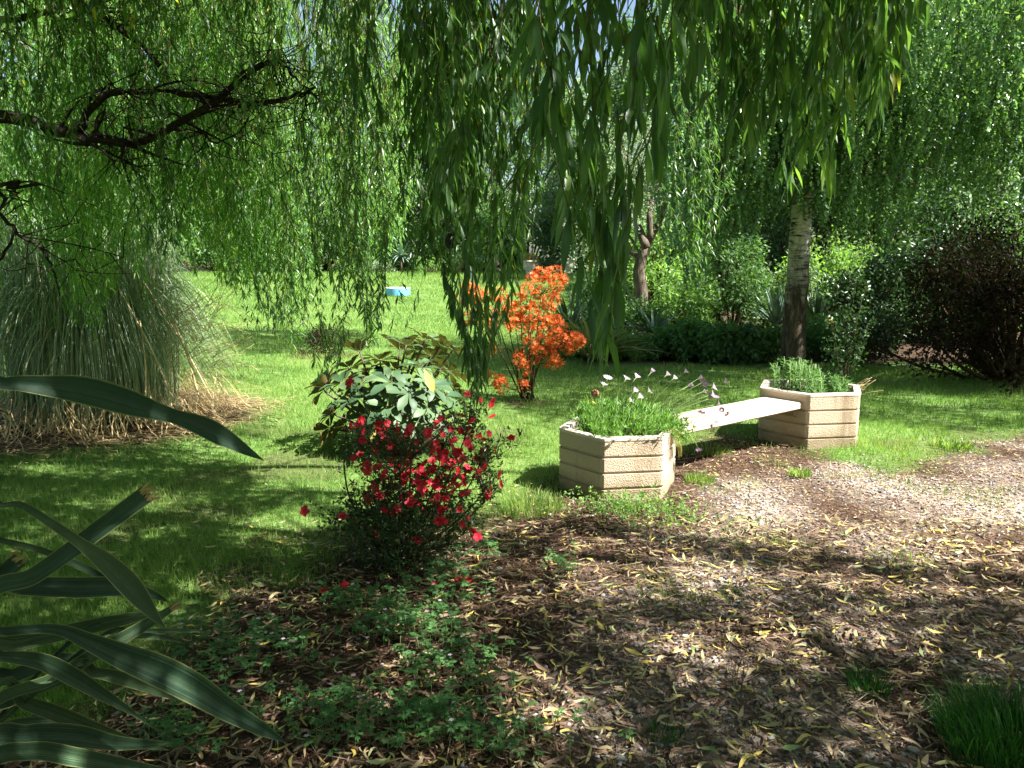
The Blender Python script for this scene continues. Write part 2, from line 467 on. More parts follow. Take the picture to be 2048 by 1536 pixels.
def spline(pts, m):
    """Catmull-Rom through the points (k, c) -> (m, c)"""
    p = np.asarray(pts, float)
    k = len(p)
    q = np.concatenate([[2 * p[0] - p[1]], p, [2 * p[-1] - p[-2]]])
    t = np.linspace(0, k - 1 - 1e-6, m); i = t.astype(int); u = (t - i)[:, None]
    a, b, c, d = q[i], q[i + 1], q[i + 2], q[i + 3]
    return .5 * (2 * b + (c - a) * u + (2 * a - 5 * b + 4 * c - d) * u * u + (3 * b - a - 3 * c + d) * u ** 3)
def arcs(base, tip, sag, M):
    """N quadratic arcs base->tip with mid point offset sag (N,3)"""
    t = np.linspace(0, 1, M)[None, :, None]
    mid = (base + tip) / 2 + sag
    return base[:, None] * (1 - t) ** 2 + 2 * mid[:, None] * t * (1 - t) + tip[:, None] * t * t
def ribbons(mb, P, Wd, mat, rnd=None, upref=None, fold=0.0, smooth=True):
    """P (N,M,3) centre lines, Wd (N,M) widths: strips, folded along the middle"""
    N, M, _ = P.shape
    T = nrm(np.gradient(P, axis=1))
    up = np.array([0., 0, 1.]) if upref is None else upref
    S = nrm(np.cross(T, np.broadcast_to(up, T.shape)) + 1e-6)
    U = np.cross(S, T)
    h = Wd[..., None] / 2
    V = np.stack([P - S * h + U * h * fold, P, P + S * h + U * h * fold], 2)
    i = np.arange(M - 1)[:, None] * 3 + np.arange(2)[None]
    f = np.stack([i, i + 1, i + 4, i + 3], -1).reshape(-1, 4)
    F_ = (np.arange(N)[:, None, None] * (M * 3) + f[None]).reshape(-1, 4)
    r = rng.random(N) if rnd is None else np.broadcast_to(rnd, (N,))
    sd = np.tile([-1, 0, 1], N * M)
    mb.add(V.reshape(-1, 3), F_, mat, np.repeat(r, M * 3), side=sd, smooth=smooth)

# ------------------------------------------------------------------ ground
LITTER = [(-3000, 1900), (-400, 1560), (120, 1420), (300, 1290), (420, 1200), (560, 1120), (640, 1075), (760, 1040), (960, 1030), (1060, 1000), (1110, 965), (1200, 930), (1350, 915), (1470, 870), (1560, 850), (1640, 905), (1720, 925), (1800, 925), (1870, 905), (1960, 868), (2048, 858), (2400, 830), (5000, 780), (9000, 4000), (9000, 90000), (-3000, 90000)]
GRAVEL = [(1180, 1250), (1300, 1080), (1420, 970), (1600, 925), (1860, 915), (1960, 868), (2048, 858), (2500, 830), (5000, 780), (9000, 4000), (9000, 60000), (1300, 5000)]
def softmask(x, y, poly, jit=.22, n=7):
    acc = 0
    for k in range(n):
        a = k * 2.4; r = jit * math.sqrt((k + .5) / n)
        jx = (vnoise(x, y, .35, 3) - .5) * .5; jy = (vnoise(x, y, .35, 4) - .5) * .5
        X = x + r * math.cos(a) + jx; Y = y + r * math.sin(a) + jy
        px, py = proj(np.stack([X, np.maximum(Y, .25), np.zeros_like(X)], -1))
        acc = acc + inpoly(px, py, poly)
    return acc / n
def soilmask(x, y): return softmask(x, y, LITTER)
def gravmask(x, y):
    g = softmask(x, y, GRAVEL, .3)
    return np.clip(g * (vnoise(x, y, .5, 9) * 1.5 - .3), 0, 1)
def build_ground():
    def axis(lo, f0, f1, hi, step):
        a = [f0]; s = step
        while a[-1] > lo: s *= 1.22; a.append(a[-1] - s)
        b = [f1]; s = step
        while b[-1] < hi: s *= 1.22; b.append(b[-1] + s)
        return np.array(sorted(a[1:]) + list(np.arange(f0, f1, step)) + b)
    xs = axis(-160, -5.5, 6.5, 160, .055); ys = axis(-60, 1.2, 11.0, 260, .055)
    X, Y = np.meshgrid(xs, ys)
    Z = terr(X, Y) - .02
    nx, ny = len(xs), len(ys)
    V = np.stack([X, Y, Z], -1).reshape(-1, 3)
    i = (np.arange(ny - 1)[:, None] * nx + np.arange(nx - 1)[None]).ravel()
    f = np.stack([i, i + 1, i + nx + 1, i + nx], -1)
    mb = MB(); mb.add(V, f, 'ground_cover_soil', smooth=True)
    me = mb.mesh('ground')
    x, y = V[:, 0], V[:, 1]
    s = soilmask(x, y); g = gravmask(x, y)
    bed = sstep(10.9, 11.6, y + .25 * np.sin(x * 3)) * sstep(0, .8, x - .7 - .12 * (y - 11)) * (y < 40)
    # bare patches: under the pampas, round the shrubs
    for (cx, cy, r) in ((-4.1, 7.5, 1.75), (9, 9.3, 0), (.17, 8.25, .3), (-.95, 6.2, .35), (-3.05, 12.3, .5)):
        if r > 0: s = np.maximum(s, 1 - sstep(r * .75, r * 1.1, np.hypot(x - cx, y - cy) + .25 * (vnoise(x, y, .3, 5) - .5)))
    s = np.maximum(s, bed)
    s = np.maximum(s, sstep(36.5, 37.5, y))
    s = np.maximum(s, .5 * sstep(.62, .75, vnoise(x, y, .45, 12)) * (y < 7) * (y > 4))
    for nm, a in (('soil', s), ('gravel', g)):
        at = me.attributes.new(nm, 'FLOAT', 'POINT'); at.data.foreach_set('value', a.astype(np.float32))
    o = bpy.data.objects.new('ground', me); COL.objects.link(o); tag(o, 'lawn running into leaf strewn bare soil and gravel', 'ground', kind='structure')
build_ground()

# ------------------------------------------------------------------ concrete planters and bench
HEXN = R(38)
def hexring(c, r, z, ch=.018):
    """12 points: a hexagon with small chamfered corners; r is the apothem"""
    pts = []
    s = 2 * r * math.tan(PI / 6)
    for k in range(6):
        a = HEXN + k * PI / 3
        n = np.array([math.cos(a), math.sin(a)]); t = np.array([-math.sin(a), math.cos(a)])
        for q in (-1, 1): pts.append((c[0] + n[0] * r + q * t[0] * (s / 2 - ch), c[1] + n[1] * r + q * t[1] * (s / 2 - ch), z))
    return pts
def loft(rings, close=False):
    n = len(rings[0]); v = [p for r in rings for p in r]; f = []
    for i in range(len(rings) - 1):
        for j in range(n):
            k = (j + 1) % n
            f.append((i * n + j, i * n + k, (i + 1) * n + k, (i + 1) * n + j))
    return np.array(v), np.array(f)
def planter(c, side, H, label, z0=-.05):
    ap = side * math.sqrt(3) / 2
    root = thing('planter', label, 'planter', (c[0], c[1], 0), 'hexagonal concrete planters')
    g = .013
    prof = [(z0, ap - .004)]
    nC = 4
    first = H * .155
    hs = (H - .022 - first) / 3
    zs = [first + hs * i for i in range(3)]
    for z in zs:
        prof += [(z - .011, ap), (z - .008, ap - g), (z + .001, ap - g), (z + .009, ap - .001), (z + .0095, ap)]
    prof += [(H - .022, ap)]
    rings = [hexring(c, r, z) for z, r in prof]
    v, f = loft(rings); mb = MB(); mb.add(v, f, 'planter_concrete')
    wall = mb.build('wall', root)
    th = .05
    prof = [(H - .022, ap - .0005), (H - .020, ap + .003), (H - .004, ap + .003), (H, ap - .001), (H, ap - th + .004), (H - .004, ap - th), (H - .13, ap - th - .006)]
    v, f = loft([hexring(c, r, z, .018 if i < 4 else .008) for i, (z, r) in enumerate(prof)]); mb = MB(); mb.add(v, f, 'rim_concrete')
    mb.build('rim', root)
    # soil as a lumpy disc
    mb = MB(); rr = [hexring(c, (ap - th - .002) * q, H - .075 + .02 * (1 - q)) for q in (1, .75, .5, .25, .02)]
    v, f = loft(rr); v[:, 2] += rng.normal(0, .004, len(v)); mb.add(v, f, 'soil', smooth=True)
    mb.build('soil', root)
    return root
# near one: front-left corner of the front facet stands at px (1202, 994); far one at (1611, 893)
def hexcentre(corner, side, k):
    a = HEXN + k * PI / 3 + PI / 6      # direction of the corner between facet k and k+1
    return np.array([corner[0] - side * math.cos(a), corner[1] - side * math.sin(a)])
NS, NH = .412, .392
FS, FH = .452, .432
nc = hexcentre(G(1202, 1000), NS, 3)     # corner between the facets facing 218 and 278 degrees
fc = hexcentre(G(1611, 895), FS, 3)
near_pl = planter(nc, NS, NH, 'near hexagonal concrete planter full of pale daisies, with its left side in shadow')
far_pl = planter(fc, FS, FH, 'far hexagonal concrete planter by the birch, with leafy stems and a dark stained face')
def bench():
    d = nrm(np.array([fc[0] - nc[0], fc[1] - nc[1]])); n = np.array([math.cos(HEXN), math.sin(HEXN)])
    a0 = nc + n * (NS * .866 - .03); a1 = fc - n * (FS * .866 - .03)
    t = np.array([-n[1], n[0]])
    # the slab runs between the two facing facets
    L = np.linalg.norm(a1 - a0); dd = (a1 - a0) / L; tt = np.array([-dd[1], dd[0]])
    w_ = .172; zt, zb = .348, .292
    prof = [(-w_ + .008, zb), (w_ - .008, zb), (w_, zb + .008), (w_, zt - .012), (w_ - .004, zt - .004), (w_ - .012, zt), (-w_ + .012, zt), (-w_ + .004, zt - .004), (-w_, zt - .012), (-w_, zb + .008)]
    rings = []
    for q in np.linspace(0, 1, 9):
        sh = 1.0
        rings.append([(a0[0] + dd[0] * L * q + tt[0] * u * sh, a0[1] + dd[1] * L * q + tt[1] * u * sh, z + .012 * q + rng.normal(0, .0006)) for u, z in prof])
    v, f = loft(rings); v[:, 0:2] -= 0; mb = MB(); mb.add(v, f, 'bench_concrete')
    root = thing('bench_slab', 'pale concrete bench slab spanning between the two hexagonal planters', 'bench', ((a0[0] + a1[0]) / 2, (a0[1] + a1[1]) / 2, .3))
    mb.build('seat', root)
    for (p, s) in ((a0, 1), (a1, -1)):        # the brackets it rests on
        mb = MB()
        q = p + dd * s * .045
        pr = [(-.13, .20), (.13, .20), (.15, .291), (-.15, .291)]
        rings = [[(q[0] + dd[0] * u * s + tt[0] * x, q[1] + dd[1] * u * s + tt[1] * x, z + (.0 if z > .25 else -.0)) for x, z in pr] for u in (-.06, .03)]
        rings[1] = [(a, b, c if c > .25 else .26) for a, b, c in rings[1]]
        v, f = loft(rings); mb.add(v, [f, np.array([[4, 5, 6, 7]])], 'planter_concrete'); mb.build('bracket', root)
bench()

# ------------------------------------------------------------------ planter plants
def daisy_flower(mb, p, ax, open_, mat, s=.03):
    n = 13
    ax = nrm(np.array(ax, float)); t = nrm(np.cross(ax, [.3, .5, .81])); b = np.cross(ax, t)
    a = np.arange(n) * 2 * PI / n + random.random()
    out = np.cos(a)[:, None] * t + np.sin(a)[:, None] * b
    D = out * open_ + ax * (1 - open_ * .75)
    leaves(mb, np.repeat(p[None], n, 0) + out * s * .12, D, np.cross(out, D) * 0 + ax, s, s * .3, mat, T=T_DIA)
def in_hex(n, c, r):
    P = (rng.random((n * 2, 2)) - .5) * 2 * r
    ok = np.ones(len(P), bool)
    for k in range(6):
        a = HEXN + k * PI / 3; ok &= (P[:, 0] * math.cos(a) + P[:, 1] * math.sin(a)) < r * .866 * .93
    return P[ok][:n] + c
def near_daisies():
    H = NH
    root = thing('daisy_plant', 'bright green clump of pale lilac daisies spilling over the rim of the near planter', 'plant', (nc[0], nc[1], H - .06))
    mb = MB()
    B = in_hex(330, nc, NS - .04)
    B[:, 0] = np.maximum(B[:, 0], nc[0] - .24 + rng.random(len(B)) * .1)
    n = len(B)
    r = np.hypot(*(B - nc).T)
    h = .17 - .10 * (r / .4) ** 2 + rng.random(n) * .05
    base = np.c_[B, np.full(n, H - .06)]
    lean = np.c_[(B - nc) * .35 + rng.normal(0, .03, (n, 2)), h]
    lean[:, 0] += .03
    tip = base + lean
    P = arcs(base, tip, np.c_[rng.normal(0, .01, (n, 2)), np.zeros(n)], 4)
    tubes(mb, P, np.array([.0018, .0016, .0014, .001])[None], 'stem_green')
    k = 13
    t = rng.random((n, k)) ** .7
    pos = base[:, None] + lean[:, None] * t[..., None] + rng.normal(0, .004, (n, k, 3))
    D = rdir(n * k, .9) + nrm(lean).repeat(k, 0) * .8
    leaves(mb, pos.reshape(-1, 3), D, rdir(n * k), rng.uniform(.03, .06, n * k), rng.uniform(.006, .012, n * k), 'daisy_leaf')
    # trailing over the front right rim
    a = rng.uniform(HEXN + 4.75 * PI / 3, HEXN + 6.1 * PI / 3, 80)
    e = np.c_[nc[0] + np.cos(a) * (NS * .93), nc[1] + np.sin(a) * (NS * .93), np.full(80, H + .01)]
    tip = e + np.c_[np.cos(a) * rng.uniform(.02, .12, 80), np.sin(a) * rng.uniform(.02, .1, 80), -rng.uniform(-.03, .1, 80)]
    P = arcs(e - np.c_[np.cos(a) * .12, np.sin(a) * .12, np.zeros(80)], tip, np.c_[np.zeros((80, 2)), np.full(80, .05)], 6)
    tubes(mb, P, np.full((1, 6), .0016), 'stem_green')
    q = P[:, 2:].reshape(-1, 3).repeat(4, 0)
    leaves(mb, q, rdir(len(q), .1), rdir(len(q)), rng.uniform(.02, .045, len(q)), .009, 'daisy_leaf')
    mb.build('foliage', root)
    mb = MB()                                   # dry stalks hanging over the corner
    a = rng.uniform(HEXN + 4.85 * PI / 3, HEXN + 5.25 * PI / 3, 46)
    e = np.c_[nc[0] + np.cos(a) * NS * .95, nc[1] + np.sin(a) * NS * .95, np.full(46, H + .012)]
    tip = e + np.c_[np.cos(a) * .035, np.sin(a) * .035, -rng.uniform(.05, .2, 46)]
    P = arcs(e - np.c_[np.cos(a) * .1, np.sin(a) * .1, np.zeros(46)], tip, np.c_[np.cos(a) * .06, np.sin(a) * .06, np.full(46, .06)], 7)
    ribbons(mb, P, np.full((46, 7), .004), 'straw', upref=np.array([1., 0, 0]))
    mb.build('dry_stalks', root)
    # flowers: photograph pixel, how open, colour
    FL = [(1215, 757, .9), (1207, 770, .8), (1252, 758, .75), (1272, 755, .6), (1268, 783, .5), (1277, 795, .5), (1298, 782, .85), (1260, 802, .7), (1302, 745, .35), (1333, 750, .5), (1347, 757, .5), (1369, 745, .5), (1397, 757, .3), (1377, 772, .25), (1449, 764, .6), (1426, 775, .7), (1405, 784, .4), (1425, 788, .9)]
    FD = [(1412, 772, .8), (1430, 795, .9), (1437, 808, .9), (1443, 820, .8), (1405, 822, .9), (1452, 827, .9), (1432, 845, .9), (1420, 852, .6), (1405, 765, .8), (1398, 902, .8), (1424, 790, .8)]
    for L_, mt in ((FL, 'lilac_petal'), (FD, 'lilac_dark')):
        for (px, py, op) in L_:
            d = nc[1] + rng.uniform(-.22, .15)
            p = W(px, py, d)
            b = np.array([nc[0] + (p[0] - nc[0]) * .45 - .06, nc[1] + (d - nc[1]) * .5, H])
            r2 = nrm(b[:2] - nc) * min(np.linalg.norm(b[:2] - nc), .33); b[:2] = nc + r2
            mb = MB()
            sag = np.array([-.05, 0, .03]) if p[2] > H + .05 else np.array([.12, 0, .12])
            P = arcs(b[None], p[None], sag[None], 7)
            tubes(mb, P, np.full((1, 7), .0022), 'stem_green', rnd=.9)
            ax = nrm(P[0, -1] - P[0, -2])
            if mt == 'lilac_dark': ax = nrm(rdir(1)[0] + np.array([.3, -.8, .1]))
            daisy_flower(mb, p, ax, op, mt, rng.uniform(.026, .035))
            o = mb.build('flower', root)
    return root
near_daisies()
def ball_stick():
    p = W(1190, 787, nc[1] - .12)
    b = np.array([p[0] - .01, p[1], NH - .06])
    root = thing('ball_stake', 'small rusty brown ball on a thin stalk among the daisies of the near planter', 'garden ornament', b)
    mb = MB(); tubes(mb, np.array([b, (b + p) / 2, p]), .002, 'twig_bark', 5); mb.build('stalk', root)
    mb = MB()
    rings = []
    for i in range(9):
        th = PI * i / 8
        rings.append([(p[0] + .027 * math.sin(th) * math.cos(a), p[1] + .027 * math.sin(th) * math.sin(a), p[2] - .026 * math.cos(th)) for a in np.arange(12) * PI / 6])
    v, f = loft(rings); mb.add(v, f, 'rust_ball', smooth=True); mb.build('ball', root)
    mb = MB(); q = W(1170, 797, nc[1] - .13)
    leaves(mb, q[None], [[1, 0, -.35]], [[0, -.5, 1]], .085, .014, 'yellow_leaf', [0.0], T_LANCE)
    mb.build('dry_leaf', root)
ball_stick()
def far_plants():
    H = FH
    root = thing('herb_plant', 'clump of upright green leafy stems growing in the far planter', 'plant', (fc[0], fc[1], H - .06))
    mb = MB()
    B = in_hex(95, fc, FS - .05); n = len(B)
    hh = .1 + .17 * np.exp(-((B[:, 0] - fc[0] + .16) / .16) ** 2) + rng.random(n) * .07
    base = np.c_[B, np.full(n, H - .07)]
    vec = np.c_[rng.normal(0, .035, (n, 2)), hh]
    P = arcs(base, base + vec, np.c_[rng.normal(0, .015, (n, 2)), np.zeros(n)], 5)
    tubes(mb, P, np.full((1, 5), .002), 'stem_green')
    k = 20
    t = rng.random((n, k))
    pos = base[:, None] + vec[:, None] * t[..., None]
    D = rdir(n * k) * np.array([1, 1, .4]) + np.array([0, 0, .35])
    leaves(mb, pos.reshape(-1, 3), D, [0, 0, 1], rng.uniform(.035, .065, n * k), rng.uniform(.009, .015, n * k), 'nettle_leaf')
    mb.build('foliage', root)
    mb = MB()
    a = rng.uniform(-.9, .6, 16)
    e = np.c_[fc[0] + .33 + 0 * a, fc[1] - .1 + .12 * rng.normal(size=16), np.full(16, H - .03)]
    P = arcs(e, e + np.c_[rng.uniform(.03, .17, 16), rng.normal(0, .05, 16), rng.uniform(0, .13, 16)], np.c_[np.zeros((16, 2)), np.full(16, .02)], 5)
    tubes(mb, P, .0017, 'straw'); mb.build('dry_stalks', root)
    # rose-like dark shrub rising from the back of the planter
    b = W(1690, 775, fc[1] + .12); b[2] = H - .06
    r2 = thing('shrub', 'thin dark twiggy shrub rising from the back of the far planter, with one orange leaf', 'shrub', b)
    mb = MB(); tips = []
    for (px, py) in ((1650, 600), (1672, 560), (1700, 545), (1725, 590), (1742, 640), (1688, 600), (1712, 560), (1665, 640), (1735, 565), (1655, 690), (1720, 690)):
        p = W(px, py, b[1] + rng.uniform(-.1, .15)); tips.append(p)
        P = arcs(b[None] + rng.normal(0, .02, 3) * [1, 1, 0], p[None], np.array([[0, 0, .05]]), 7); tubes(mb, P, np.linspace(.005, .0015, 7)[None], 'twig_bark', 4)
        q = P[0][2:].repeat(16, 0) + rng.normal(0, .035, (80, 3))
        leaves(mb2 := MB(), q, rdir(80), rdir(80), .04, .022, 'dark_leaf'); tips[-1] = (mb2)
    mb.build('stem', r2)
    mm = MB()
    for t_ in tips:
        mm.mats = ['dark_leaf']
        for L_, S_ in ((mm.v, t_.v), (mm.rnd, t_.rnd), (mm.side, t_.side), (mm.tot, t_.tot), (mm.mi, t_.mi), (mm.sm, t_.sm)): L_.extend(S_)
        mm.loops.extend([l + mm.n for l in t_.loops]); mm.n += t_.n
    mm.build('foliage', r2)
    mb = MB(); q = W(1658, 640, b[1] - .05)
    leaves(mb, q[None], [[1, 0, -.3]], [[0, -1, .5]], .055, .03, 'yellow_leaf', [0.0], T_LANCE); mb.build('orange_leaf', r2)
far_plants()

# ------------------------------------------------------------------ generic shrubs and trees
def foliage(mb, C, rc, n, size, mat, T=T_DIA, asp=.45, up=.4, out=None, shadebias=0):
    """n leaves spread over clumps C (k,3) with radii rc"""
    k = len(C); i = rng.integers(0, k, n)
    v = rdir(n) * (rng.random((n, 1)) ** .45)
    P = C[i] + v * np.broadcast_to(rc, (k,))[i][:, None]
    D = v * .6 + rdir(n) * .8 + np.array([0, 0, -.25])
    N = rdir(n, up * 2)
    cr = rng.random(k)
    leaves(mb, P, D, N, size * rng.uniform(.65, 1.35, n), size * asp * rng.uniform(.8, 1.2, n), mat, np.clip(cr[i] * .5 + rng.random(n) * .5, 0, 1), T)
def bush(name, label, cat, c, r, h, n, size, mat, K=26, asp=.45, stem='twig_bark', group=None, z0=.1, rcf=.33, flat=1.0, ns=None, rough=0.0):
    c = np.array([c[0], c[1], float(terr(c[0], c[1]))])
    root = thing(name, label, cat, c, group)
    a = rng.random(K) * 2 * PI; e = rng.random(K) ** .8; q = rng.uniform(.45, 1, K)
    C = np.c_[np.cos(a) * r * q * np.sqrt(1 - (e * .85) ** 2), np.sin(a) * r * flat * q * np.sqrt(1 - (e * .85) ** 2), h * (z0 + (1 - z0 - .12) * e * q)] + c
    C += rng.normal(0, .05 * r, C.shape) * (1 + rough)
    C[:, 2] = np.maximum(C[:, 2], c[2] + .04 * h)
    rc = min(r, h) * rcf * rng.uniform(.7, 1.3, K)
    mb = MB(); foliage(mb, C, rc, n, size, mat, asp=asp); 
    mb2 = MB()
    kk = K if ns is None else min(ns, K)
    P = arcs(np.repeat(c[None], kk, 0) + rng.normal(0, .04 * r, (kk, 3)) * [1, 1, 0], C[:kk], np.c_[np.zeros((kk, 2)), np.full(kk, -.1 * h)], 6)
    tubes(mb2, P, np.linspace(.016, .005, 6)[None] * max(.4, min(2.5, h)), stem, 4)
    mb2.build('stem', root); mb.build('foliage', root)
    return root
def tree(name, label, c, h, r, n, size, mat, trunk_r, bark='old_bark', zc=.25, K=42, asp=.5, group=None, rcf=.26, gap=0, lean=(0, 0)):
    c = np.array([c[0], c[1], float(terr(c[0], c[1]))])
    root = thing(name, label, 'tree', c, group)
    top = c + np.array([lean[0], lean[1], h * .93])
    P = spline([c, c + np.array([lean[0] * .2 + .1, 0, h * .3]), c + np.array([lean[0] * .6 - .1, .1, h * .62]), top], 14)
    mb = MB(); rr = trunk_r * np.linspace(1, .12, 14); rr[0] *= 1.25
    tubes(mb, P, rr[None], bark, 9); mb.build('trunk', root)
    a = rng.random(K) * 2 * PI; u = rng.random(K); q = np.sqrt(rng.uniform(.12, 1, K))
    prof = np.sin(np.clip(u * .93 + .1, 0, 1) * PI) ** .6
    C = np.c_[np.cos(a) * r * q * prof, np.sin(a) * r * q * prof, h * (zc + (1 - zc - .03) * u)] + c
    C[:, :2] += np.array(lean) * u[:, None]
    rc = r * rcf * rng.uniform(.6, 1.35, K)
    ti = np.clip((zc * .6 + u * (1 - zc) * .8) * 13, 2, 12).astype(int)
    mb = MB(); B = P[ti]
    A = arcs(B, C, np.c_[np.zeros((K, 2)), rng.uniform(-.03, .06, K) * h], 7)
    tubes(mb, A, np.linspace(.34, .07, 7)[None] * trunk_r * rng.uniform(.6, 1, (K, 1)), bark, 5); mb.build('limb', root)
    mb = MB(); foliage(mb, C, rc, n, size, mat, asp=asp); mb.build('crown', root)
    return root

# background trees beyond the lawn:  px, depth, height, radius, leaves, size, material, label
def at(px, d):
    return (float(W(px, 500, d)[0]), d)
BT = [
 ('broadleaf_tree', -140, 30, 14, 5.0, 11000, .30, 'mid_leaf', 'tall green tree at the far left edge behind the pampas grass'),
 ('broadleaf_tree', 130, 33, 14.5, 5.0, 15000, .27, 'bright_leaf', 'bright yellow green tree seen through the willow above the pampas grass'),
 ('broadleaf_tree', 350, 39, 15.5, 5.2, 15000, .28, 'bright_leaf', 'bright green tree behind the gap in the willow, left of the lawn'),
 ('broadleaf_tree', 520, 43, 12.5, 5.0, 9000, .28, 'mid_leaf', 'mid green tree behind the far lawn, left of the pine'),
 ('pine_tree', 690, 40, 12.5, 4.6, 6500, .26, 'pine_leaf', 'open crowned pine above the blue tub at the far lawn'),
 ('broadleaf_tree', 800, 42, 9.2, 4.2, 12000, .26, 'mid_leaf', 'mid green tree right of the pine beyond the blue tub'),
 ('broadleaf_tree', 893, 37.5, 9.5, 3.2, 9000, .24, 'mid_leaf', 'dark tree with black trunk standing at the end of the lawn'),
 ('pine_tree', 985, 47, 13.5, 4.2, 6500, .28, 'pine_leaf', 'thin pine with sky showing through, behind the willow curtain in the middle'),
 ('broadleaf_tree', 1115, 50, 10.8, 4.6, 12000, .28, 'bright_leaf', 'light green tree below the patch of open sky'),
 ('broadleaf_tree', 1235, 36, 9.8, 3.6, 13000, .22, 'grey_leaf', 'silvery grey green tree right of the stone urns'),
 ('broadleaf_tree', 1370, 33, 12, 4.6, 13000, .24, 'mid_leaf', 'mid green tree left of the birch, behind the bed'),
 ('broadleaf_tree', 1560, 27, 12.5, 4.8, 15000, .22, 'mid_leaf', 'tall mid green tree directly behind the birch trunk'),
 ('broadleaf_tree', 1760, 23, 12, 4.6, 15000, .20, 'mid_leaf', 'dense green tree right of the birch trunk'),
 ('broadleaf_tree', 1960, 21, 12, 4.6, 14000, .19, 'mid_leaf', 'green tree at the right edge behind the copper shrub'),
 ('broadleaf_tree', 2180, 19, 11, 4.2, 9000, .19, 'mid_leaf', 'green tree just at the right border above the gravel'),
]
for (nm, px, d, h, r, n, s, m, lab) in BT:
    x, y = at(px, d)
    tree(nm, lab, (x, y), h, r, n, s, m, .28 if px != 893 else .34, 'old_bark' if px != 893 else 'willow_bark', zc=.14 if nm != 'pine_tree' else .35, K=46 if nm != 'pine_tree' else 34, asp=.5 if nm != 'pine_tree' else .16, group='background trees', rcf=.27 if nm != 'pine_tree' else .24)
# far shrubs closing the end of the lawn
FSH = [(330, 36, 2.6, 4.4, 'bright_leaf', 'bright round shrub at the far end of the lawn behind the willow'),
 (440, 38, 2.4, 4.2, 'mid_leaf', 'mid green shrub at the far lawn edge left of the spiky plant'),
 (540, 37.5, 2.2, 3.6, 'mid_leaf', 'low green shrub behind the left end of the far lawn'),
 (640, 38, 2.6, 5.2, 'mid_leaf', 'tall green shrub behind the small spiky palm'),
 (735, 37.5, 2.1, 3.4, 'mid_leaf', 'rounded green shrub beside the spiky palm on the far lawn'),
 (840, 39.5, 2.0, 4.2, 'bright_leaf', 'bright green shrub left of the black trunk'),
 (965, 38.5, 2.2, 4.0, 'bright_leaf', 'light green shrub right of the black trunk behind the willow strands'),
 (1060, 39, 2.3, 5.0, 'grey_leaf', 'pale grey green shrub right behind the left stone urn'),
 (1035, 36.5, .7, 1.25, 'copper_leaf', 'small reddish shrub just left of the stone urns'),
 (1150, 37.5, 2.0, 4.6, 'mid_leaf', 'green shrub right behind the right stone urn')]
FSH += [(-60, 30, 2.6, 4.6, 'mid_leaf', 'green shrub far behind the pampas grass at the left border'), (90, 31, 2.8, 5.0, 'bright_leaf', 'bright shrub far behind the pampas grass, seen under the lower dark willow limb'), (215, 34, 2.8, 5.2, 'mid_leaf', 'tall shrub far behind the right half of the pampas grass')]
FSH += [(470, 35.3, .9, .8, 'bright_leaf', 'low bright border plant at the left end of the far lawn edge'), (585, 35.6, 1.1, 1.1, 'mid_leaf', 'low green border plant midway along the far lawn edge'), (700, 35.2, 1.0, .7, 'bright_leaf', 'low bright border plant behind the blue tub'), (755, 35.4, .8, .9, 'grey_leaf', 'low grey border plant left of the spiky palm'), (860, 35.3, .9, .8, 'bright_leaf', 'low plant right of the spiky palm on the far lawn edge'), (930, 35.5, 1.0, 1.2, 'mid_leaf', 'low green plant at the foot of the black trunk'), (1095, 35.2, .5, .7, 'mid_leaf', 'low green plant between the two stone urns')]
def far_wood():
    n = 620; px = rng.uniform(-900, 2900, n); d = rng.uniform(54, 66, n); p = W(px, 500, d)
    C = np.c_[p[:, :2], terr(p[:, 0], p[:, 1]) + rng.uniform(0, 1, n) ** 1.2 * (6.5 + 3 * vnoise(p[:, 0], p[:, 1] * 0, 6, 77))]
    mb = MB(); foliage(mb, C, rng.uniform(1.2, 2.2, n), 34000, .42, 'bright_leaf'); tag(mb.build('far_wood'), 'distant green wood closing the view behind the garden trees', 'wood', kind='stuff')
far_wood()
for (px, d, r, h, m, lab) in FSH:
    bush('shrub', lab, 'shrub', at(px, d), r, h, 6500 if r > 1 else 1200, .2 if r > 1 else .1, m, K=24)
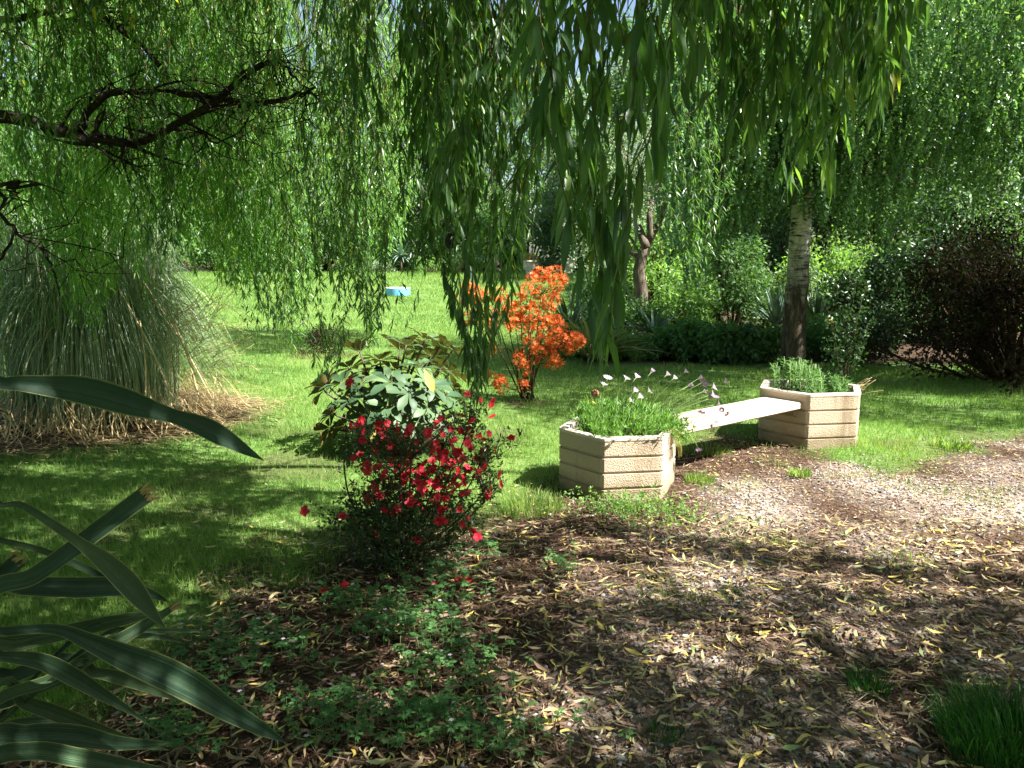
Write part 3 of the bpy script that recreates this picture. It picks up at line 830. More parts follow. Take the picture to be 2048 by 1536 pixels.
# bed on the right behind the lawn strip
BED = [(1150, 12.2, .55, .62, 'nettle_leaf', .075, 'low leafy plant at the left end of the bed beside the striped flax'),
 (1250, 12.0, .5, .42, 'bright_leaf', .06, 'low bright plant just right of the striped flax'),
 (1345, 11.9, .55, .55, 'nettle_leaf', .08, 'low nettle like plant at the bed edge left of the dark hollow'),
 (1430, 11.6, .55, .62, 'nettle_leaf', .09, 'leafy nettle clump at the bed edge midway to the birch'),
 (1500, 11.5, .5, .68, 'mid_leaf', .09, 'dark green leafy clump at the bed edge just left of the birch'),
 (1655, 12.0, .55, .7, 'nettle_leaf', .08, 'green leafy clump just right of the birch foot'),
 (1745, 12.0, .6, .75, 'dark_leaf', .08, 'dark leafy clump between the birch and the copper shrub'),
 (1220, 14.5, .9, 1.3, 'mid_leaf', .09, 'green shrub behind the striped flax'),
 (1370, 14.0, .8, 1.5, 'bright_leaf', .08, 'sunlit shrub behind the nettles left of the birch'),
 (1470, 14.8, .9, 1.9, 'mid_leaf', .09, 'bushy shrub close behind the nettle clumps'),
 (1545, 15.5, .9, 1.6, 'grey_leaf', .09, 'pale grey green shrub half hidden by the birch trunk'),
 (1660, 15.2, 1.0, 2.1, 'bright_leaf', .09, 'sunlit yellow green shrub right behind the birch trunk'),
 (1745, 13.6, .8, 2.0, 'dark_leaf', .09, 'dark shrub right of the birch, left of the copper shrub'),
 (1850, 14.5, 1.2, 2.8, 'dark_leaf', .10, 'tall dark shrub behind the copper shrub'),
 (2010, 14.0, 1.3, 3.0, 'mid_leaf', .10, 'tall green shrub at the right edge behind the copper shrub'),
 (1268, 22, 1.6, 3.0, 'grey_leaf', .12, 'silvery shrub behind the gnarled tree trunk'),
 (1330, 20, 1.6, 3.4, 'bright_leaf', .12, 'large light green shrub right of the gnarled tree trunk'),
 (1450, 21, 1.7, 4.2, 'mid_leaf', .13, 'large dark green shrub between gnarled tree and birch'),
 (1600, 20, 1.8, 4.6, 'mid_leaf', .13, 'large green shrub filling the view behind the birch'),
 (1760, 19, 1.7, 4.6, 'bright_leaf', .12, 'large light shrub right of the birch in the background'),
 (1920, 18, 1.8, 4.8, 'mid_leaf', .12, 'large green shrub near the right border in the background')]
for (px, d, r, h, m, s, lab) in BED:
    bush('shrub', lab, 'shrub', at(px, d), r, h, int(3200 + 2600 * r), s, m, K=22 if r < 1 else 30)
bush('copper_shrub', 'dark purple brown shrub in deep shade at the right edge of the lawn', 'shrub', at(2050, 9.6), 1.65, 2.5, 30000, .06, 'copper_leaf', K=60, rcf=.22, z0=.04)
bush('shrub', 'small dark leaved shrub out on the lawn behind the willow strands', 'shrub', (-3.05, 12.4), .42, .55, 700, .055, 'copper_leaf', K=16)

# gnarled tree in the bed
def gnarled():
    c = np.array([*at(1283, 17), 0.]); c[2] = float(terr(c[0], c[1]))
    root = thing('gnarled_tree', 'gnarled tree with pale twisted trunk in the bed left of the birch', 'tree', c)
    d = 17
    mb = MB(); P = spline([c, W(1283, 585, d), W(1278, 540, d), W(1292, 490, d)], 10); tubes(mb, P, np.linspace(.17, .11, 10)[None], 'old_bark', 9); mb.build('trunk', root)
    tips = []
    for pts, r0 in (([(1292, 495), (1275, 450), (1255, 410), (1262, 350), (1240, 290)], .1), ([(1290, 495), (1320, 440), (1335, 400), (1370, 350), (1380, 290)], .09), ([(1285, 520), (1240, 490), (1210, 480), (1180, 430)], .06), ([(1300, 480), (1300, 420), (1315, 360), (1300, 280)], .08)):
        mb = MB(); P = spline([W(a, b, d + .6 * math.sin(a)) for a, b in pts], 12); tubes(mb, P, np.linspace(r0, .02, 12)[None], 'old_bark', 6)
        for k in range(9):
            b = P[rng.integers(5, 12)]; e = b + rdir(1, .3)[0] * rng.uniform(.4, 1.0); tubes(mb, arcs(b[None], e[None], rng.normal(0, .1, (1, 3)), 5), np.linspace(.014, .004, 5)[None], 'old_bark', 4); tips.append(e)
        mb.build('limb', root); tips.append(P[-1])
    mb = MB(); foliage(mb, np.array(tips), .45, 9000, .08, 'grey_leaf'); mb.build('crown', root)
gnarled()

# spiky plants
def rosette(name, label, c, n, L, wd, mat, el=(10, 85), droop=.35, cat='plant', M=7, stalk=0, fold=.5, z=0, parts=True):
    c = np.array([c[0], c[1], float(terr(c[0], c[1])) + z])
    root = thing(name, label, cat, c)
    if stalk:
        mb = MB(); tubes(mb, np.array([c, c + [0, 0, stalk * .5], c + [0, 0, stalk]]), .09, 'old_bark', 7); mb.build('trunk', root)
    b = c + np.array([0, 0, stalk])
    mb = MB()
    a = rng.random(n) * 2 * PI; e = np.radians(rng.uniform(el[0], el[1], n)); l = L * rng.uniform(.65, 1.1, n)
    h = np.c_[np.cos(a), np.sin(a), np.zeros(n)]
    t = np.linspace(0, 1, M)[None, :, None]
    P = b + h[:, None] * .05 * L + l[:, None, None] * (t * (h * np.cos(e)[:, None])[:, None] + t * (np.sin(e)[:, None] * [0, 0, 1])[:, None] + (t ** 2.2) * (np.array([0, 0, -1.]) * droop * rng.uniform(.4, 1.5, (n, 1)))[:, None] + t ** 2.2 * h[:, None] * droop * .5)
    P[..., 2] = np.maximum(P[..., 2], c[2] + .01)
    wp = np.array([.7, 1, 1, .9, .7, .4, .02]) if M == 7 else np.linspace(1, .02, M)
    ribbons(mb, P, wd * wp[None] * rng.uniform(.7, 1.2, (n, 1)), mat, fold=fold)
    mb.build('blades', root)
    return root
rosette('striped_flax', 'yellow striped flax with pale arching blades at the front of the bed', at(1188, 11.6), 120, 1.05, .045, 'stripe_blade', (25, 88), .35)
rosette('agave_plant', 'blue green spiky agave among the leaves of the bed', at(1312, 12.6), 26, .62, .06, 'agave_blade', (10, 70), .1, z=.3)
rosette('spiky_plant', 'dark green sword leaved plant behind the orange azalea', at(1140, 13.2), 60, .95, .06, 'yucca_blade', (15, 85), .2, z=.25)
rosette('spiky_plant', 'light spiky plant with sword leaves behind the birch on its left', at(1560, 13.6), 55, .85, .05, 'agave_blade', (20, 85), .12, z=.35)
rosette('spiky_plant', 'spiky plant with sword leaves behind the birch on its right', at(1640, 13.4), 55, .85, .05, 'yucca_blade', (20, 85), .12, z=.35)
rosette('palm', 'small spiky palm with drooping blades at the far end of the lawn', at(802, 36), 90, 1.15, .07, 'agave_blade', (-20, 80), .35, 'plant', stalk=.7)
def dry_blade():
    root = thing('dry_blade', 'dry orange flax blade bent over low plants right of the striped flax', 'leaf', W(1300, 700, 11.3))
    mb = MB(); P = spline([W(1262, 695, 11.35), W(1285, 686, 11.3), W(1305, 688, 11.3), W(1325, 705, 11.3)], 12)[None]
    ribbons(mb, P, np.linspace(.05, .02, 12)[None], 'straw', [.4], fold=.3); mb.build('blade', root)
dry_blade()

# stone urns and blue tub on the far lawn
def lathe(mb, c, prof, mat, n=24, flute=0):
    rings = []
    for (r, z) in prof:
        rings.append([(c[0] + r * (1 + flute * math.cos(a * 12)) * math.cos(a), c[1] + r * (1 + flute * math.cos(a * 12)) * math.sin(a), c[2] + z) for a in np.arange(n) * 2 * PI / n])
    v, f = loft(rings); mb.add(v, f, mat, smooth=True)
def urn(px, pyt, label, flower, d=33.5):
    x = float(W(px, 530, d)[0]); c = np.array([x, d, float(terr(x, d))])
    top = W(px, pyt, d)[2] - c[2]
    root = thing('stone_urn', label, 'urn', c, 'cream stone urns by the far lawn')
    s = top / .62
    mb = MB(); lathe(mb, c, [(.0, 0), (.2 * s, 0), (.2 * s, .04 * s), (.13 * s, .08 * s), (.16 * s, .13 * s), (.25 * s, .22 * s), (.29 * s, .35 * s), (.3 * s, .52 * s)], 'urn_stone', 48, .02)
    mb.build('bowl', root)
    mb = MB(); lathe(mb, c, [(.3 * s, .52 * s), (.37 * s, .54 * s), (.38 * s, .585 * s), (.37 * s, .62 * s), (.31 * s, .62 * s), (.3 * s, .55 * s), (0.01, .55 * s)], 'urn_stone', 32); mb.build('rim', root)
    pc = c + [0, 0, top - .05]
    if flower == 'dry':
        pl = thing('urn_plant', 'reddish brown twiggy plant growing in the left stone urn', 'plant', pc)
        mb = MB(); n = 900; v = rdir(n, .6); v[:, 2] = np.abs(v[:, 2]); P = pc + v * rng.uniform(.1, .42, (n, 1)) * [1, 1, .9]; leaves(mb, P, v, rdir(n), .08, .02, 'straw', rng.random(n) * .5); leaves(mb, P[:400], rdir(400), rdir(400), .06, .03, 'mid_leaf'); mb.build('foliage', pl)
    else:
        rosette('urn_plant', 'spiky grey green plant growing in the right stone urn', (c[0], c[1]), 40, .7, .05, 'agave_blade', (20, 85), .15, z=top - .05)
urn(1058, 521, 'cream stone urn on the far lawn holding a reddish plant', 'dry')
urn(1137, 517, 'cream stone urn on the far lawn holding a spiky plant', 'spiky', 34)
def tub():
    g = G(792, 591); d = g[1]; r = 25 / F * d; x = float(W(792, 590, d)[0]); c = np.array([x, d + r, float(terr(x, d + r)) - .03])
    h = W(792, 576, d)[2] - c[2] + .0
    root = thing('blue_tub', 'round light blue tub standing on the far lawn', 'tub', c)
    mb = MB(); lathe(mb, c, [(r * .98, 0), (r, h * .5), (r, h - .03)], 'tub_blue', 40); mb.build('side', root)
    mb = MB(); lathe(mb, c, [(r, h - .03), (r * 1.02, h), (r * .95, h), (r * .94, h - .04)], 'tub_rim', 40); mb.build('rim', root)
    mb = MB(); lathe(mb, c, [(r * .94, h - .04), (r * .93, h * .35), (.01, h * .35)], 'tub_inside', 40); mb.build('inside', root)
tub()
def white_bloom():
    g = G(1718, 722)
    root = thing('white_flower', 'tiny white flower at the lawn edge right of the birch', 'flower', g)
    mb = MB(); p = g + [0, 0, .05]; tubes(mb, np.array([g, (g + p) / 2, p]), .003, 'stem_green'); mb.build('stem', root)
    mb = MB(); a = np.arange(6) * PI / 3; leaves(mb, np.repeat(p[None], 6, 0), np.c_[np.cos(a), np.sin(a), .3 + 0 * a], [0, 0, 1.], .035, .025, 'white_paint', T=T_LANCE); mb.build('petals', root)
white_bloom()

# ------------------------------------------------------------------ shrubs in the lawn
def rhododendron():
    g = G(775, 893); c = np.array([g[0], g[1], 0.])
    d0 = c[1]
    root = thing('rhododendron', 'large leaved rhododendron in the lawn behind the red azalea, leaves shiny above and olive beneath', 'shrub', c)
    # whorl centres from the photograph (px, py) with a depth offset
    Wc = [(720, 703, .1), (812, 690, 0), (850, 678, .15), (880, 690, .25), (905, 700, .3), (768, 762, -.1), (782, 765, -.3), (818, 785, -.35), (862, 770, -.25), (840, 735, -.05), (790, 738, .1), (658, 772, 0), (648, 780, .15), (685, 765, -.1), (735, 742, .05), (700, 800, -.2), (665, 825, 0), (690, 850, .1), (740, 830, -.3), (775, 812, -.4), (855, 812, -.3), (890, 790, -.1), (880, 740, .15), (905, 775, .2), (905, 830, .05), (868, 850, -.2), (820, 840, -.35), (740, 790, -.25), (760, 720, .2), (830, 700, .3), (700, 735, .25), (920, 805, .2), (780, 860, -.25), (730, 870, -.1), (845, 880, -.1), (660, 855, .2), (800, 700, .45), (860, 710, .5), (720, 770, .45), (900, 745, .5)]
    mb = MB(); ms = MB(); by = MB()
    for i, (px, py, dd) in enumerate(Wc):
        p = W(px, py, d0 + dd)
        ax = nrm(p - (c + [0, 0, .3]) + np.array([0, 0, .35])); 
        n = 9
        t = nrm(np.cross(ax, [.3, .4, .8])); b = np.cross(ax, t)
        a = np.arange(n) * 2 * PI / n + rng.random() * 6
        out = np.cos(a)[:, None] * t + np.sin(a)[:, None] * b
        tilt = rng.uniform(-.15, .55, (n, 1)) + (.6 if i in (0, 11, 36) else 0)
        D = out + ax * tilt
        N = ax - out * tilt * .9
        L = rng.uniform(.14, .205, n)
        leaves(mb, np.repeat(p[None], n, 0) + out * .012, D, N, L, L * .4, 'rhodo_leaf', T=T_OBO, smooth=True)
        m = (c + [0, 0, .12]) * .4 + p * .6 - ax * .1
        tubes(ms, spline([c + rng.normal(0, .03, 3) * [1, 1, 0], m, p - ax * .05, p], 8), np.linspace(.016, .005, 8)[None], 'old_bark', 5)
        if i % 3 == 0:
            bud = MB(); leaves(bud, np.repeat((p + ax * .005)[None], 4, 0), ax + rdir(4) * .25, rdir(4), .035, .014, 'straw', T=T_LANCE); bud.build('bud', root)
    p = W(848, 737, d0 - .35); leaves(by, p[None], [[.45, -.2, -1]], [[.2, -1, .2]], .19, .07, 'yellow_leaf', [.8], T_OBO, True)
    by.build('faded_leaf', root)['label'] = 'faded yellow leaf'; by = MB()
    p = W(751, 845, d0 - .4); leaves(by, p[None], [[-.2, -.2, -1]], [[.2, -1, .2]], .15, .05, 'yellow_leaf', [.9], T_OBO, True)
    ms.build('stem', root); mb.build('leaves', root); o = by.build('faded_leaf', root); o['label'] = 'pale shrivelled leaf'
rhododendron()
def flower5(mb, p, ax, s, mat, n=5, wd=.8):
    ax = nrm(ax); t = nrm(np.cross(ax, [.31, .52, .79])); b = np.cross(ax, t)
    a = np.arange(n) * 2 * PI / n + rng.random() * 6
    out = np.cos(a)[:, None] * t + np.sin(a)[:, None] * b
    leaves(mb, np.repeat(p[None], n, 0), out + ax * .45, ax - out * .45, s * rng.uniform(.85, 1.1, n), s * wd, mat, np.clip(rng.random() * .6 + rng.random(n) * .4, 0, 1), T=T_OBO, smooth=True)
def red_azalea():
    g = G(790, 1125); c = np.array([g[0], g[1], 0.]); d0 = c[1]
    root = thing('red_azalea', 'azalea bush with crimson flowers on dark twigs in the foreground shade', 'shrub', c)
    ms = MB(); ml = MB(); mf = MB()
    outl = [(700, 1060), (688, 930), (694, 850), (760, 838), (850, 862), (900, 815), (950, 800), (985, 880), (1000, 960), (960, 1060), (880, 1100), (760, 1110)]
    tips = []
    n = 0
    while n < 230:
        px = rng.uniform(665, 1010); py = rng.uniform(790, 1100)
        if not inpoly(px, py, outl): continue
        p = W(px, py, d0 + rng.uniform(-.32, .35)); 
        if p[2] < .05: continue
        tips.append(p); n += 1
    for (px, py, dd) in ((610, 1022, 0), (640, 1035, .05), (660, 1060, 0), (1022, 875, 0), (1005, 905, 0), (1000, 975, -.1), (985, 965, .1), (700, 765, .05), (712, 790, 0), (690, 830, 0), (975, 800, .05), (950, 770, .1), (930, 940, -.1)): tips.append(W(px, py, d0 + dd))
    tips = np.array(tips)
    N = len(tips)
    k = 24                                         # main stems
    main = tips[rng.choice(230, k, replace=False)]
    mp = arcs(np.repeat(c[None], k, 0) + rng.normal(0, .03, (k, 3)) * [1, 1, 0], main, np.c_[(main - c)[:, :2] * .25, np.full(k, -.02)], 9)
    tubes(ms, mp, np.linspace(.007, .002, 9)[None], 'twig_bark', 5)
    P0 = mp[:, 3:8].reshape(-1, 3)
    for t_ in tips:
        q = P0[P0[:, 2] < t_[2] + .02] if (P0[:, 2] < t_[2] + .02).any() else P0
        b = q[np.argmin(np.linalg.norm(q - t_, axis=1))]
        P = arcs(b[None], t_[None], rng.normal(0, .02, (1, 3)) + [0, 0, .0], 5); tubes(ms, P, np.linspace(.003, .0012, 5)[None], 'twig_bark', 3)
        m = 7
        for e in range(2):
            f_ = t_ + rdir(1)[0] * .06; tubes(ms, arcs(P[0, 3][None], f_[None], rng.normal(0, .006, (1, 3)), 4), .001, 'twig_bark', 3)
            q2 = f_ + rdir(m) * .012; leaves(ml, q2, rdir(m), rdir(m), rng.uniform(.018, .034, m), .009, 'azalea_leaf')
        m = 13
        q2 = P[0][rng.integers(1, 5, m)] + rng.normal(0, .006, (m, 3)); leaves(ml, q2, rdir(m, .3), rdir(m), rng.uniform(.018, .034, m), .009, 'azalea_leaf')
    # dark heart of the bush
    K = 3400; v = rdir(K) * rng.random((K, 1)) ** .5; q = c + [0.02, 0, .2] + v * [.36, .3, .24]; q[:, 2] = np.abs(q[:, 2])
    leaves(ml, q, rdir(K), rdir(K), .03, .011, 'azalea_leaf')
    mx = MB(); q = 0
    while q < 170:
        px = rng.normal(862, 85); py = rng.normal(925, 62)
        if not inpoly(px, py, outl): continue
        q += 1; flower5(mx, W(px, py, d0 + rng.uniform(-.2, .33)), rdir(1)[0] + np.array([.1, -.5, .3]), rng.uniform(.02, .028), 'red_petal')
    tag(mx.build('small_blossoms', root), None, None, None, 'stuff')
    # long bare whip on the left
    tubes(ms, spline([c + [-.05, 0, 0], W(705, 1010, d0), W(689, 940, d0), W(690, 880, d0), W(700, 850, d0)], 12), np.linspace(.006, .002, 12)[None], 'twig_bark', 4)
    tubes(ms, spline([c + [-.02, 0, .1], W(760, 1010, d0), W(880, 985, d0), W(1000, 975, d0)], 12), np.linspace(.005, .0015, 12)[None], 'twig_bark', 4)
    ms.build('stem', root); ml.build('leaves', root)
    # flowers: seven shapes, copied
    protos = []
    for i in range(7):
        mb = MB(); ax = rdir(1)[0] * .8 + np.array([.1, -.7, .3]); flower5(mb, np.zeros(3), ax, rng.uniform(.024, .03), 'red_petal', 5)
        for j in range(1): flower5(mb, np.array([.0, -.003, .0]), ax, .016, 'red_petal', 4)
        protos.append(mb.mesh('flower'))
    spots = [(815, 862), (840, 945), (805, 925), (770, 1018), (735, 1000), (690, 1080), (750, 975), (610, 1022), (685, 1035), (880, 1040), (925, 1048), (940, 1072), (955, 1075), (915, 905), (880, 900), (935, 940), (955, 945), (870, 885), (960, 800), (935, 790), (980, 805), (700, 765), (705, 860), (725, 880), (1022, 873), (915, 1015), (920, 1020), (1000, 970), (760, 935), (720, 910), (850, 980), (905, 880), (700, 850), (985, 835), (720, 840)]
    spots = [(x, y, -.25 * rng.random()) for x, y in spots]
    while len(spots) < 100:
        px = rng.normal(858, 85); py = rng.normal(935, 72)
        if inpoly(px, py, outl): spots.append((px, py, rng.uniform(-.33, .1)))
    for i, (px, py, dd) in enumerate(spots):
        o = bpy.data.objects.new('flower', protos[i % 7]); COL.objects.link(o); o.parent = root
        p = W(px, py, d0 + dd); o.location = tuple(p - c); o.rotation_euler = (rng.uniform(-.5, .5), rng.uniform(-.4, .4), rng.uniform(-.9, .9)); s = rng.uniform(.65, 1.1); o.scale = (s, s, s)
    return c
AZ = red_azalea()
def fallen_blossoms():
    for i, (px, py) in enumerate(((917, 1167), (936, 1165), (688, 1178), (727, 1191), (872, 1178), (648, 1190))):
        g = G(px, py)
        root = thing('fallen_blossom', ['crimson blossom lying on the litter, left of the pair below the azalea', 'crimson blossom lying on the litter, right of the pair below the azalea', 'crimson blossom fallen on the litter at the left foot of the azalea', 'crimson blossom on the litter straight below the azalea', 'faded red blossom on the litter between the pair and the herbs', 'leftmost fallen crimson blossom on the litter'][i], 'flower', g, 'blossoms fallen from the red azalea')
        mb = MB(); flower5(mb, g + [0, 0, .015], np.array([.1, -.4, 1.]), .026, 'red_petal'); mb.build('petals', root)
fallen_blossoms()
def orange_azalea():
    g = G(1052, 800); c = np.array([g[0], g[1], 0.]); d0 = c[1]
    root = thing('orange_azalea', 'tall airy azalea covered in orange flower trusses in the middle of the lawn', 'shrub', c)
    T_ = [(1100, 545), (1080, 550), (1115, 545), (1065, 560), (1120, 560), (1090, 565), (1070, 575), (1055, 580), (1105, 580), (1115, 575), (1045, 590), (1075, 595), (1095, 600), (1110, 600), (1030, 600), (1050, 610), (1065, 612), (1085, 612), (1035, 622), (1020, 615), (1015, 628), (1050, 628), (1070, 630), (1030, 638), (1025, 650), (1045, 645), (1060, 648), (1100, 615), (1097, 640), (1110, 640), (1080, 645), (1055, 660), (1070, 668), (1095, 650), (1120, 655), (1115, 665), (1085, 665), (1050, 672), (1105, 675), (1125, 680), (1140, 672), (1155, 675), (1145, 690), (1160, 685), (1135, 697), (1085, 690), (1070, 695), (1095, 700), (1110, 695), (1060, 690), (1080, 705), (1100, 708), (1040, 708), (1035, 718), (1068, 718), (1045, 728), (1090, 722), (1112, 725), (1050, 742), (1045, 770), (1052, 775), (975, 752), (985, 760), (1000, 765), (1003, 772), (950, 580), (935, 575), (958, 595), (930, 598), (945, 610), (965, 590), (985, 605), (1000, 590), (965, 625), (932, 640), (955, 635), (985, 650), (980, 665), (978, 690), (990, 630), (1005, 610), (980, 700), (940, 585), (975, 640)]
    T_ = [(a, b) for a, b in T_]
    ms = MB(); ml = MB()
    protos = []
    for i in range(6):
        mb = MB(); n = 12
        v = rdir(n, .3); 
        for j in range(n): flower5(mb, v[j] * .06 * rng.uniform(.6, 1.15), v[j] + [0, -.2, 0.1], .03, 'orange_petal', 6, .4)
        w_ = rdir(60, .2); leaves(mb, w_ * .05, w_, rdir(60), .045, .004, 'orange_petal', .9)
        protos.append(mb.mesh('flower_truss'))
    forks = []
    for k, (px, py) in enumerate(((1040, 560), (1060, 600), (1085, 560), (1100, 600), (1010, 620), (1030, 640), (1065, 640), (985, 610), (1120, 660), (960, 620), (1075, 690), (1090, 670), (1000, 700))):
        m = W((px * .55 + 1052 * .45), 705, d0 + rng.uniform(-.1, .1)); e = W(px, py, d0 + rng.uniform(-.15, .15))
        P = spline([c + rng.normal(0, .05, 3) * [1, 1, 0], m, e], 12); tubes(ms, P, np.linspace(.011, .003, 12)[None], 'twig_bark', 5); forks.append(P)
    FP = np.concatenate(forks)
    for i, (px, py) in enumerate(T_):
        p = W(px, py, d0 + rng.uniform(-.22, .22))
        o = bpy.data.objects.new('flower_truss', protos[i % 6]); COL.objects.link(o); o.parent = root
        o.location = tuple(p - c); o.rotation_euler = tuple(rng.uniform(-.6, .6, 3) + [0, 0, rng.uniform(-3, 3) * .3]); s = rng.uniform(.85, 1.2); o.scale = (s, s, s)
        q = FP[FP[:, 2] < p[2] - .02]; b = q[np.argmin(np.linalg.norm(q - p, axis=1))]
        tubes(ms, arcs(b[None], p[None], np.array([[0, 0, -.02]]), 5), np.linspace(.004, .002, 5)[None], 'twig_bark', 3)
        m = 12; leaves(ml, p + rdir(m) * .07 - [0, 0, .03], rdir(m), rdir(m, .5), .045, .016, 'azalea_green')
    ms.build('stem', root); ml.build('leaves', root)
orange_azalea()

# ------------------------------------------------------------------ pampas grass
def pampas():
    c = np.array([-4.1, 7.45, 0.])
    root = thing('pampas_grass', 'big arching clump of blue green pampas grass with dead straw at its foot, left edge', 'grass clump', c)
    def blades(n, r0, H, R0, mat, wd, tipz=(.0, .7), M=12):
        mb = MB()
        a = rng.random(n) * 2 * PI
        rb = r0 * np.sqrt(rng.random(n)); h = H * rng.uniform(.55, 1.1, n); ro = R0 * rng.uniform(.6, 1.08, n); tz = rng.uniform(*tipz, n)
        u = np.c_[np.cos(a), np.sin(a), np.zeros(n)]
        tw = rng.normal(0, .12, n); u2 = np.c_[np.cos(a + tw), np.sin(a + tw), np.zeros(n)]
        p0 = c + u * rb[:, None]; p1 = c + u * (rb + .12 * ro)[:, None] + np.c_[np.zeros((n, 2)), h * .75]
        p2 = c + u2 * (ro * .62)[:, None] + np.c_[np.zeros((n, 2)), h * 1.25]; p3 = c + u2 * ro[:, None] + np.c_[np.zeros((n, 2)), tz]
        t = np.linspace(0, 1, M)[None, :, None]
        P = p0[:, None] * (1 - t) ** 3 + 3 * p1[:, None] * t * (1 - t) ** 2 + 3 * p2[:, None] * t * t * (1 - t) + p3[:, None] * t ** 3
        wp = np.interp(np.linspace(0, 1, M), [0, .1, .6, 1], [.7, 1, .85, .05])
        up = rdir(n)[:, None] * .8 + np.array([0, 0, 1.])
        ribbons(mb, P, wd * wp[None] * rng.uniform(.7, 1.2, (n, 1)), mat, upref=up, fold=.25)
        return mb
    m1 = blades(1500, .6, 1.6, 1.36, 'pampas_blade', .011, (.02, .6)); m1.build('blades', root)
    blades(1300, .75, 2.0, 1.05, 'pampas_blade', .011, (.5, 1.7)).build('blades', root)
    mb = MB(); n = 1400                          # dead straw skirt
    a = rng.random(n) * 2 * PI; r1 = rng.uniform(.6, 1.25, n)
    b = c + np.c_[np.cos(a) * r1, np.sin(a) * r1, np.abs(rng.normal(.16, .16, n))]
    e = c + np.c_[np.cos(a + rng.normal(0, .15, n)) * (r1 + rng.uniform(.1, .35, n)), np.sin(a + rng.normal(0, .15, n)) * (r1 + rng.uniform(.1, .35, n)), rng.uniform(0, .12, n)]
    ribbons(mb, arcs(b, e, rng.normal(0, .05, (n, 3)), 5), np.full((n, 5), .007), 'straw'); mb.build('dead_straw', root)
    mb = MB()                                   # a few old flower stalks leaning
    for (x0, y0, x1, y1, dd) in ((425, 800, 285, 560, 6.3), (350, 810, 240, 580, 6.2), (400, 800, 330, 600, 6.3), (290, 830, 280, 640, 6.1)):
        P = spline([W(x0, y0, dd), W((x0 + x1) / 2 + 6, (y0 + y1) / 2, dd + .2), W(x1, y1, dd + .45)], 8); tubes(mb, P, np.linspace(.008, .005, 8)[None], 'straw', 5, rnd=.7)
    n = 150                                    # wispy curling strands on the right side
    b = W(rng.uniform(330, 440, n), rng.uniform(600, 760, n), 6.9 + rng.uniform(-.3, .5, n)); e = b + np.c_[rng.uniform(.05, .42, n), rng.normal(0, .15, n), rng.uniform(-.25, .35, n)]
    tubes(mb, arcs(b, e, np.c_[rng.normal(0, .05, (n, 2)), rng.uniform(.0, .15, n)], 8), .0022, 'straw', 3); mb.build('old_stalk', root)
    # loose straw on the ground around it
    n = 1700; a = rng.uniform(-PI, .6, n); r1 = rng.normal(1.42, .2, n)
    p = c + np.c_[np.cos(a) * r1, np.sin(a) * r1, rng.uniform(.005, .03, n)]; a2 = rng.random(n) * 2 * PI; L = rng.uniform(.08, .3, n)
    mb = MB(); leaves(mb, p, np.c_[np.cos(a2), np.sin(a2), rng.normal(0, .06, n)], [0, 0, 1.], L, .008, 'straw', T=T_FLAT)
    tag(mb.build('straw_litter'), 'loose dry straw scattered round the foot of the pampas grass', 'straw', kind='stuff')
pampas()

